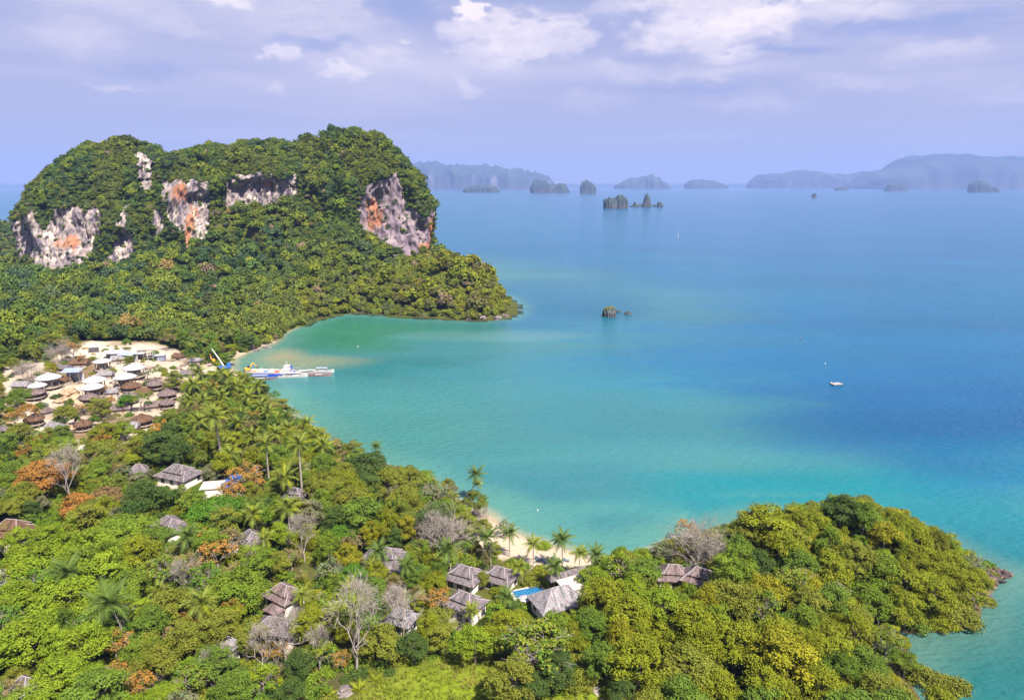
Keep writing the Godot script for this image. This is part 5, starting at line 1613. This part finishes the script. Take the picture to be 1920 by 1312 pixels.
func make_boats() -> void:
	mat("white_paint", Color(0.42, 0.42, 0.44), 0.4, false)
	mat("engine_grey", Color(0.08, 0.08, 0.09), 0.4, false)
	# the landing barge
	var p := ph(508, 703, 0.0)
	var o := thing("landing_barge", "blue landing barge with white bridge tower, bow on the beach", "barge", Vector3(p.x, 0, p.z), deg_to_rad(176))
	var L := 27.0
	var b := MB.new()
	b.box(Vector3(0, 0.6, 0), Vector3(L, 2.4, 7.4))
	put("hull", b.mesh(), mat("barge_blue", Color(0.02, 0.07, 0.42), 0.4, false), o)
	b = MB.new(); b.box(Vector3(0.6, 1.86, 0), Vector3(L - 1.2, 0.16, 6.8)); put("deck", b.mesh(), mat("deck_rust", Color(0.42, 0.34, 0.30), 0.85, false), o)
	for s in [-1, 1]:
		b = MB.new(); b.box(Vector3(0, 2.25, s * 3.6), Vector3(L, 0.9, 0.2)); put("bulwark", b.mesh(), mat("barge_trim", Color(0.35, 0.34, 0.37), 0.5, false), o)
	b = MB.new(); b.box(Vector3(L / 2 + 1.9, 0.9, 0), Vector3(4.6, 0.3, 5.6), Color.WHITE, Basis(Vector3.BACK, -0.32)); put("bow_ramp", b.mesh(), mats["deck_rust"], o)
	b = MB.new(); b.box(Vector3(-L * 0.36, 3.1, 0), Vector3(4.6, 2.3, 5.6)); put("deckhouse", b.mesh(), mats["white_paint"], o)
	b = MB.new(); b.box(Vector3(-L * 0.37, 5.2, 0), Vector3(3.0, 1.9, 3.8)); put("bridge", b.mesh(), mats["white_paint"], o)
	for k in 3:
		b = MB.new(); b.box(Vector3(-L * 0.37 + 1.52, 5.4, -1.2 + 1.2 * k), Vector3(0.12, 0.8, 0.9)); put("window", b.mesh(), mats["dark_glass"], o)
	for k in 3:
		b = MB.new(); b.box(Vector3(-L * 0.36 - 1.8 + 1.8 * k, 3.2, 2.82), Vector3(0.8, 0.8, 0.1)); put("window", b.mesh(), mats["dark_glass"], o)
	b = MB.new(); b.tube(Vector3(-L * 0.37, 6.1, 0), Vector3(-L * 0.37, 9.0, 0), 0.16, 0.08, 6); b.box(Vector3(-L * 0.37, 8.0, 0), Vector3(0.2, 0.15, 2.4)); put("mast", b.mesh(), mats["white_paint"], o)
	b = MB.new(); b.tube(Vector3(-L * 0.46, 4.0, 0.8), Vector3(-L * 0.46, 6.2, 0.8), 0.5, 0.45, 8); put("funnel", b.mesh(), mat("barge_blue", Color.BLUE), o)
	landmarks.append(["the landing barge", Vector3(p.x, 0, p.z)])
	var loads := [["red", Color(0.45, 0.10, 0.06)], ["cream", Color(0.68, 0.58, 0.45)], ["blue", Color(0.10, 0.22, 0.55)], ["grey", Color(0.45, 0.42, 0.42)], ["rust orange", Color(0.55, 0.25, 0.10)]]
	for k in 5:
		var q: Vector3 = o.transform * Vector3(-4.0 + 3.4 * k, 1.95, (k % 2) * 1.6 - 0.8)
		var c: Color = loads[k][1]
		var u := thing("cargo_crate", loads[k][0] + " cargo crate on the deck of the blue landing barge", "crate", q, 0.1 * k, "cargo on the barge")
		b = MB.new(); b.box(Vector3(0, 0.7, 0), Vector3(2.2, 1.4, 2.0)); put("box", b.mesh(), mat("crate_%d" % k, c, 0.7, false), u)
		b = MB.new(); b.box(Vector3(0, 1.44, 0), Vector3(2.3, 0.1, 2.1)); put("lid", b.mesh(), mat("crate_lid", Color(0.5, 0.46, 0.42), 0.8, false), u)
	digger(Vector3(p.x - 14.5, 1.6, p.z - 1.5), 0.6, "yellow excavator at the bow of the landing barge")
	boat(491, 712, 17.0, 2, Color(0.14, 0.13, 0.18), Color(0.18, 0.20, 0.31), "dark longtail boat under the side of the barge")
	boat(537, 708, 10.0, 8, Color(0.39, 0.39, 0.40), Color(0.41, 0.41, 0.42), "white speedboat just off the barge stern")
	boat(557, 707, 12.0, 14, Color(0.40, 0.40, 0.41), Color(0.39, 0.39, 0.41), "long white speedboat in front of the row of boats")
	boat(572, 703, 11.0, 4, Color(0.28, 0.24, 0.23), Color(0.41, 0.39, 0.39), "brown hulled boat with white roof in the middle of the row")
	boat(558, 699, 8.0, 0, Color(0.18, 0.23, 0.23), Color(0.14, 0.20, 0.23), "small blue roofed boat behind the white speedboat")
	boat(586, 702, 10.0, -4, Color(0.34, 0.31, 0.30), Color(0.43, 0.42, 0.43), "pale wooden boat left of the last two boats")
	boat(601, 705, 13.0, 3, Color(0.22, 0.14, 0.15), Color(0.28, 0.24, 0.26), "dark red hulled boat at the right end of the row")
	boat(606, 698, 13.0, 2, Color(0.41, 0.41, 0.42), Color(0.25, 0.29, 0.37), "white boat with bluish roof farthest out in the row")
	# raft and buoys
	p = ph(1569, 721, 0.0)
	o = thing("swim_raft", "pale square swimming raft floating alone in the bay", "raft", Vector3(p.x, 0, p.z), 0.25)
	o.scale = Vector3.ONE * 0.9
	for k in 6:
		b = MB.new(); b.box(Vector3(-2.75 + 1.1 * k, 0.62, 0), Vector3(1.04, 0.12, 4.6)); put("plank", b.mesh(), mat("raft_planks", Color(0.27, 0.24, 0.245), 0.8, false), o)
	for s in [-1, 1]:
		b = MB.new(); b.box(Vector3(0, 0.25, s * 1.8), Vector3(6.4, 0.6, 0.7)); put("float", b.mesh(), mat("raft_float", Color(0.05, 0.06, 0.12), 0.5, false), o)
	for u in [[1548, 682, 0.42, "small white buoy beyond the swimming raft"], [1559, 718, 0.4, "small white buoy at the corner of the swimming raft"], [671, 650, 0.45, "small white buoy in the inner bay before the massif"], [1008, 957, 0.3, "tiny white buoy off the near beach"]]:
		p = ph(u[0], u[1], 0.0)
		var bo := MB.new()
		var r: float = u[2]
		bo.lathe([Vector2(0.0, r * 1.5), Vector2(r * 0.7, r * 1.2), Vector2(r, r * 0.5), Vector2(r * 0.8, -r * 0.4), Vector2(0.0, -r * 0.6)], Vector3.ZERO, 12, Color.WHITE, Vector3(0, r * 0.4, 0))
		var bn := put("buoy", bo.mesh(), mats["white_paint"])
		bn.position = Vector3(p.x, 0, p.z)
		tag(bn, u[3], "buoy")
	# sailing boat
	p = ph(1272, 443, 0.0)
	o = thing("sailing_boat", "white sailing boat alone far out on the open water", "sailboat", Vector3(p.x, 0, p.z), deg_to_rad(68))
	o.scale = Vector3.ONE * 0.85
	b = MB.new(); hull(b, 13.0, 3.6, 1.3, Color.WHITE, 0.5); put("hull", b.mesh(), mats["white_paint"], o)
	b = MB.new(); b.tube(Vector3(0.8, 1, 0), Vector3(0.8, 15.5, 0), 0.14, 0.08, 6); put("mast", b.mesh(), mats["white_paint"], o)
	b = MB.new(); b.tri(Vector3(0.6, 2.2, 0), Vector3(0.6, 15.0, 0), Vector3(-4.6, 2.4, 0.5), Color.WHITE); b.tri(Vector3(0.6, 2.2, 0.06), Vector3(-4.6, 2.4, 0.56), Vector3(0.6, 15.0, 0.06), Color.WHITE); put("mainsail", b.mesh(), mat("sailcloth", Color(0.85, 0.85, 0.85), 0.7, false), o)
	b = MB.new(); b.tri(Vector3(5.8, 1.6, 0), Vector3(1.1, 12.6, 0.1), Vector3(1.2, 2.0, 0.9), Color.WHITE); b.tri(Vector3(5.8, 1.6, 0.06), Vector3(1.2, 2.0, 0.96), Vector3(1.1, 12.6, 0.16), Color.WHITE); put("jib", b.mesh(), mats["sailcloth"], o)
	# crane truck
	p = pg(421, 690, 0.5)
	o = thing("crane_truck", "blue crane truck with raised white boom between the palms", "crane", p, 0.2)
	b = MB.new(); b.box(Vector3(0, 1.3, 0), Vector3(7.5, 0.9, 2.5)); put("chassis", b.mesh(), mat("crane_blue", Color(0.03, 0.12, 0.45), 0.4, false), o)
	b = MB.new(); b.box(Vector3(2.6, 2.6, 0), Vector3(2.0, 1.9, 2.4)); put("cab", b.mesh(), mats["crane_blue"], o)
	b = MB.new(); b.box(Vector3(3.62, 3.0, 0), Vector3(0.1, 0.8, 2.0)); put("windscreen", b.mesh(), mats["dark_glass"], o)
	for s in [[-2.6, -1], [-2.6, 1], [-1.2, -1], [-1.2, 1], [2.4, -1], [2.4, 1]]:
		b = MB.new(); b.tube(Vector3(s[0], 0.55, s[1] * 1.0), Vector3(s[0], 0.55, s[1] * 1.35), 0.55, 0.55, 12); put("wheel", b.mesh(), mats["engine_grey"], o)
	b = MB.new(); b.tube(Vector3(-0.6, 2.0, 0), Vector3(-4.0, 8.0, -1.0), 0.5, 0.42, 6); b.tube(Vector3(-4.0, 8.0, -1.0), Vector3(-6.8, 12.6, -1.8), 0.36, 0.28, 6); put("boom", b.mesh(), mats["white_paint"], o)
	landmarks.append(["the crane truck", p])
	house_rects.append([400, 660, 428, 698, proj(p).z, p, 5.0])
	digger(pg(398, 678, 0.6), 2.2, "orange excavator on the bare bank behind the palms")
	# loungers on the beach
	for k in 6:
		var q := pg(1008.0 + 11.0 * k, [1049.0, 1053.0, 1051.0][k % 3], 0.3)
		var u := thing("sun_lounger", "blue sun lounger on the beach sand under the palms, number %s from the left" % ["one", "two", "three", "four", "five", "six", "seven", "eight", "nine"][k], "lounger", q, 0.5 + 0.1 * k, "loungers on the beach")
		b = MB.new(); b.box(Vector3(0, 0.4, 0), Vector3(0.8, 0.12, 1.5)); put("seat", b.mesh(), mat("lounger_blue", Color(0.07, 0.11, 0.18), 0.8, false), u)
		b = MB.new(); b.box(Vector3(0, 0.65, -0.95), Vector3(0.8, 0.1, 0.75), Color.WHITE, Basis(Vector3.RIGHT, 0.7)); put("backrest", b.mesh(), mats["lounger_blue"], u)
		for s in [-1, 1]:
			b = MB.new(); b.box(Vector3(s * 0.33, 0.15, 0), Vector3(0.07, 0.4, 1.3)); put("leg", b.mesh(), mats["timber"], u)

func digger(p: Vector3, turn: float, label: String) -> void:
	var o := thing("excavator", label, "excavator", p, turn)
	var ym := mat("digger_yellow", Color(0.62, 0.30, 0.03), 0.5, false)
	var b := MB.new(); b.box(Vector3(0, 1.7, 0), Vector3(3.0, 1.4, 2.4)); put("body", b.mesh(), ym, o)
	b = MB.new(); b.box(Vector3(0.8, 3.0, 0.6), Vector3(1.3, 1.5, 1.0)); put("cab", b.mesh(), mats["dark_glass"], o)
	for s in [-1, 1]:
		b = MB.new(); b.box(Vector3(0, 0.5, s * 1.1), Vector3(3.8, 0.9, 0.6)); put("track", b.mesh(), mats["engine_grey"], o)
	b = MB.new(); b.tube(Vector3(1.2, 2.0, -0.3), Vector3(3.6, 5.0, -0.3), 0.35, 0.28, 6); b.tube(Vector3(3.6, 5.0, -0.3), Vector3(5.8, 2.6, -0.3), 0.26, 0.2, 6); put("arm", b.mesh(), ym, o)
	b = MB.new(); b.box(Vector3(5.9, 2.0, -0.3), Vector3(0.9, 1.0, 1.1)); put("bucket", b.mesh(), mats["engine_grey"], o)

func make_rocks() -> void:
	mat("boulder_tan", Color(0.32, 0.23, 0.155), 0.95)
	mat("boulder_dark", Color(0.055, 0.036, 0.04), 0.8)
	mat("boulder_brown", Color(0.13, 0.085, 0.07), 0.9)
	boulder(129, 741, 5.0, "big tan boulder at the foot of the white pavilions", "boulder_tan")
	boulder(143, 760, 3.6, "pale tan boulder below the big one", "boulder_tan")
	boulder(125, 806, 3.4, "rounded tan boulder left of the earth wall", "boulder_tan")
	boulder(112, 752, 2.6, "small tan boulder left of the big one", "boulder_tan")
	boulder(135, 812, 2.4, "brown shaded boulder touching the earth wall", "boulder_brown")
	mat("boulder_ledge", Color(0.17, 0.145, 0.15), 0.9)
	var k := 0
	var where := ["at the outer end of the headland reef", "second from the end of the headland reef", "in the middle of the headland reef", "inside the headland reef", "against the headland bushes", "under the grey headland bush", "low at the near side of the tip", "nearest the mangrove at the tip", "at the water below the tip", "highest of the tip", "far side of the tip", "last of the far side", "submerged at the far side"]
	for r in [[1890, 1075, 1.3], [1880, 1077, 1.7], [1870, 1079, 2.0], [1860, 1084, 2.2], [1853, 1090, 2.2], [1846, 1098, 2.2], [1842, 1106, 2.0], [1838, 1115, 1.8], [1856, 1096, 1.6], [1848, 1083, 2.0], [1850, 1068, 1.4], [1862, 1070, 1.5], [1874, 1071, 1.1]]:
		boulder(r[0], r[1], r[2], ("dark purplish rock " if k % 2 else "rough brown rock ") + where[k], "boulder_dark" if k % 2 else "boulder_brown", "shore_rock", "rocks at the headland tip")
		k += 1
	for r in [[905, 596, 4.0, "pale undercut rock ledge at the foot of the wooded knob"], [930, 596, 4.5, "pale rock ledge at the right end of the wooded knob"], [880, 598, 3.0, "dark rock ledge left of the pale ledges"], [500, 653, 2.6, "grey shore rock at the inner corner of the bay"], [482, 658, 2.0, "small grey shore rock near the sandbar"], [868, 533, 4.0, "bare rock patch in the middle of the wooded knob"], [945, 592, 3.4, "rock ledge at the very tip of the wooded knob"], [650, 1296, 1.8, "pale flat stone at the foot of the leafless tree"], [1500, 640, 0.9, "awash dark rock in the open bay"]]:
		boulder(r[0], r[1], r[2] * 0.8, r[3], "boulder_ledge", "shore_rock")

func _ready() -> void:
	rng.seed = 20
	noise.seed = 7; noise.frequency = 0.01; noise.fractal_octaves = 3
	noise2.seed = 31; noise2.frequency = 0.01; noise2.fractal_octaves = 4
	var t0 := Time.get_ticks_msec()
	make_light()
	print("sky ", Time.get_ticks_msec() - t0)
	make_land()
	land_mesh()
	make_sea()
	print("land, sea ", Time.get_ticks_msec() - t0)
	make_massif()
	make_plant_meshes()
	make_islands()
	print("massif, plants ", Time.get_ticks_msec() - t0)
	make_buildings()
	make_boats()
	make_rocks()
	collect_trees()
	build_trees()
	build_palms()
	build_forest()
	print("all ", Time.get_ticks_msec() - t0)
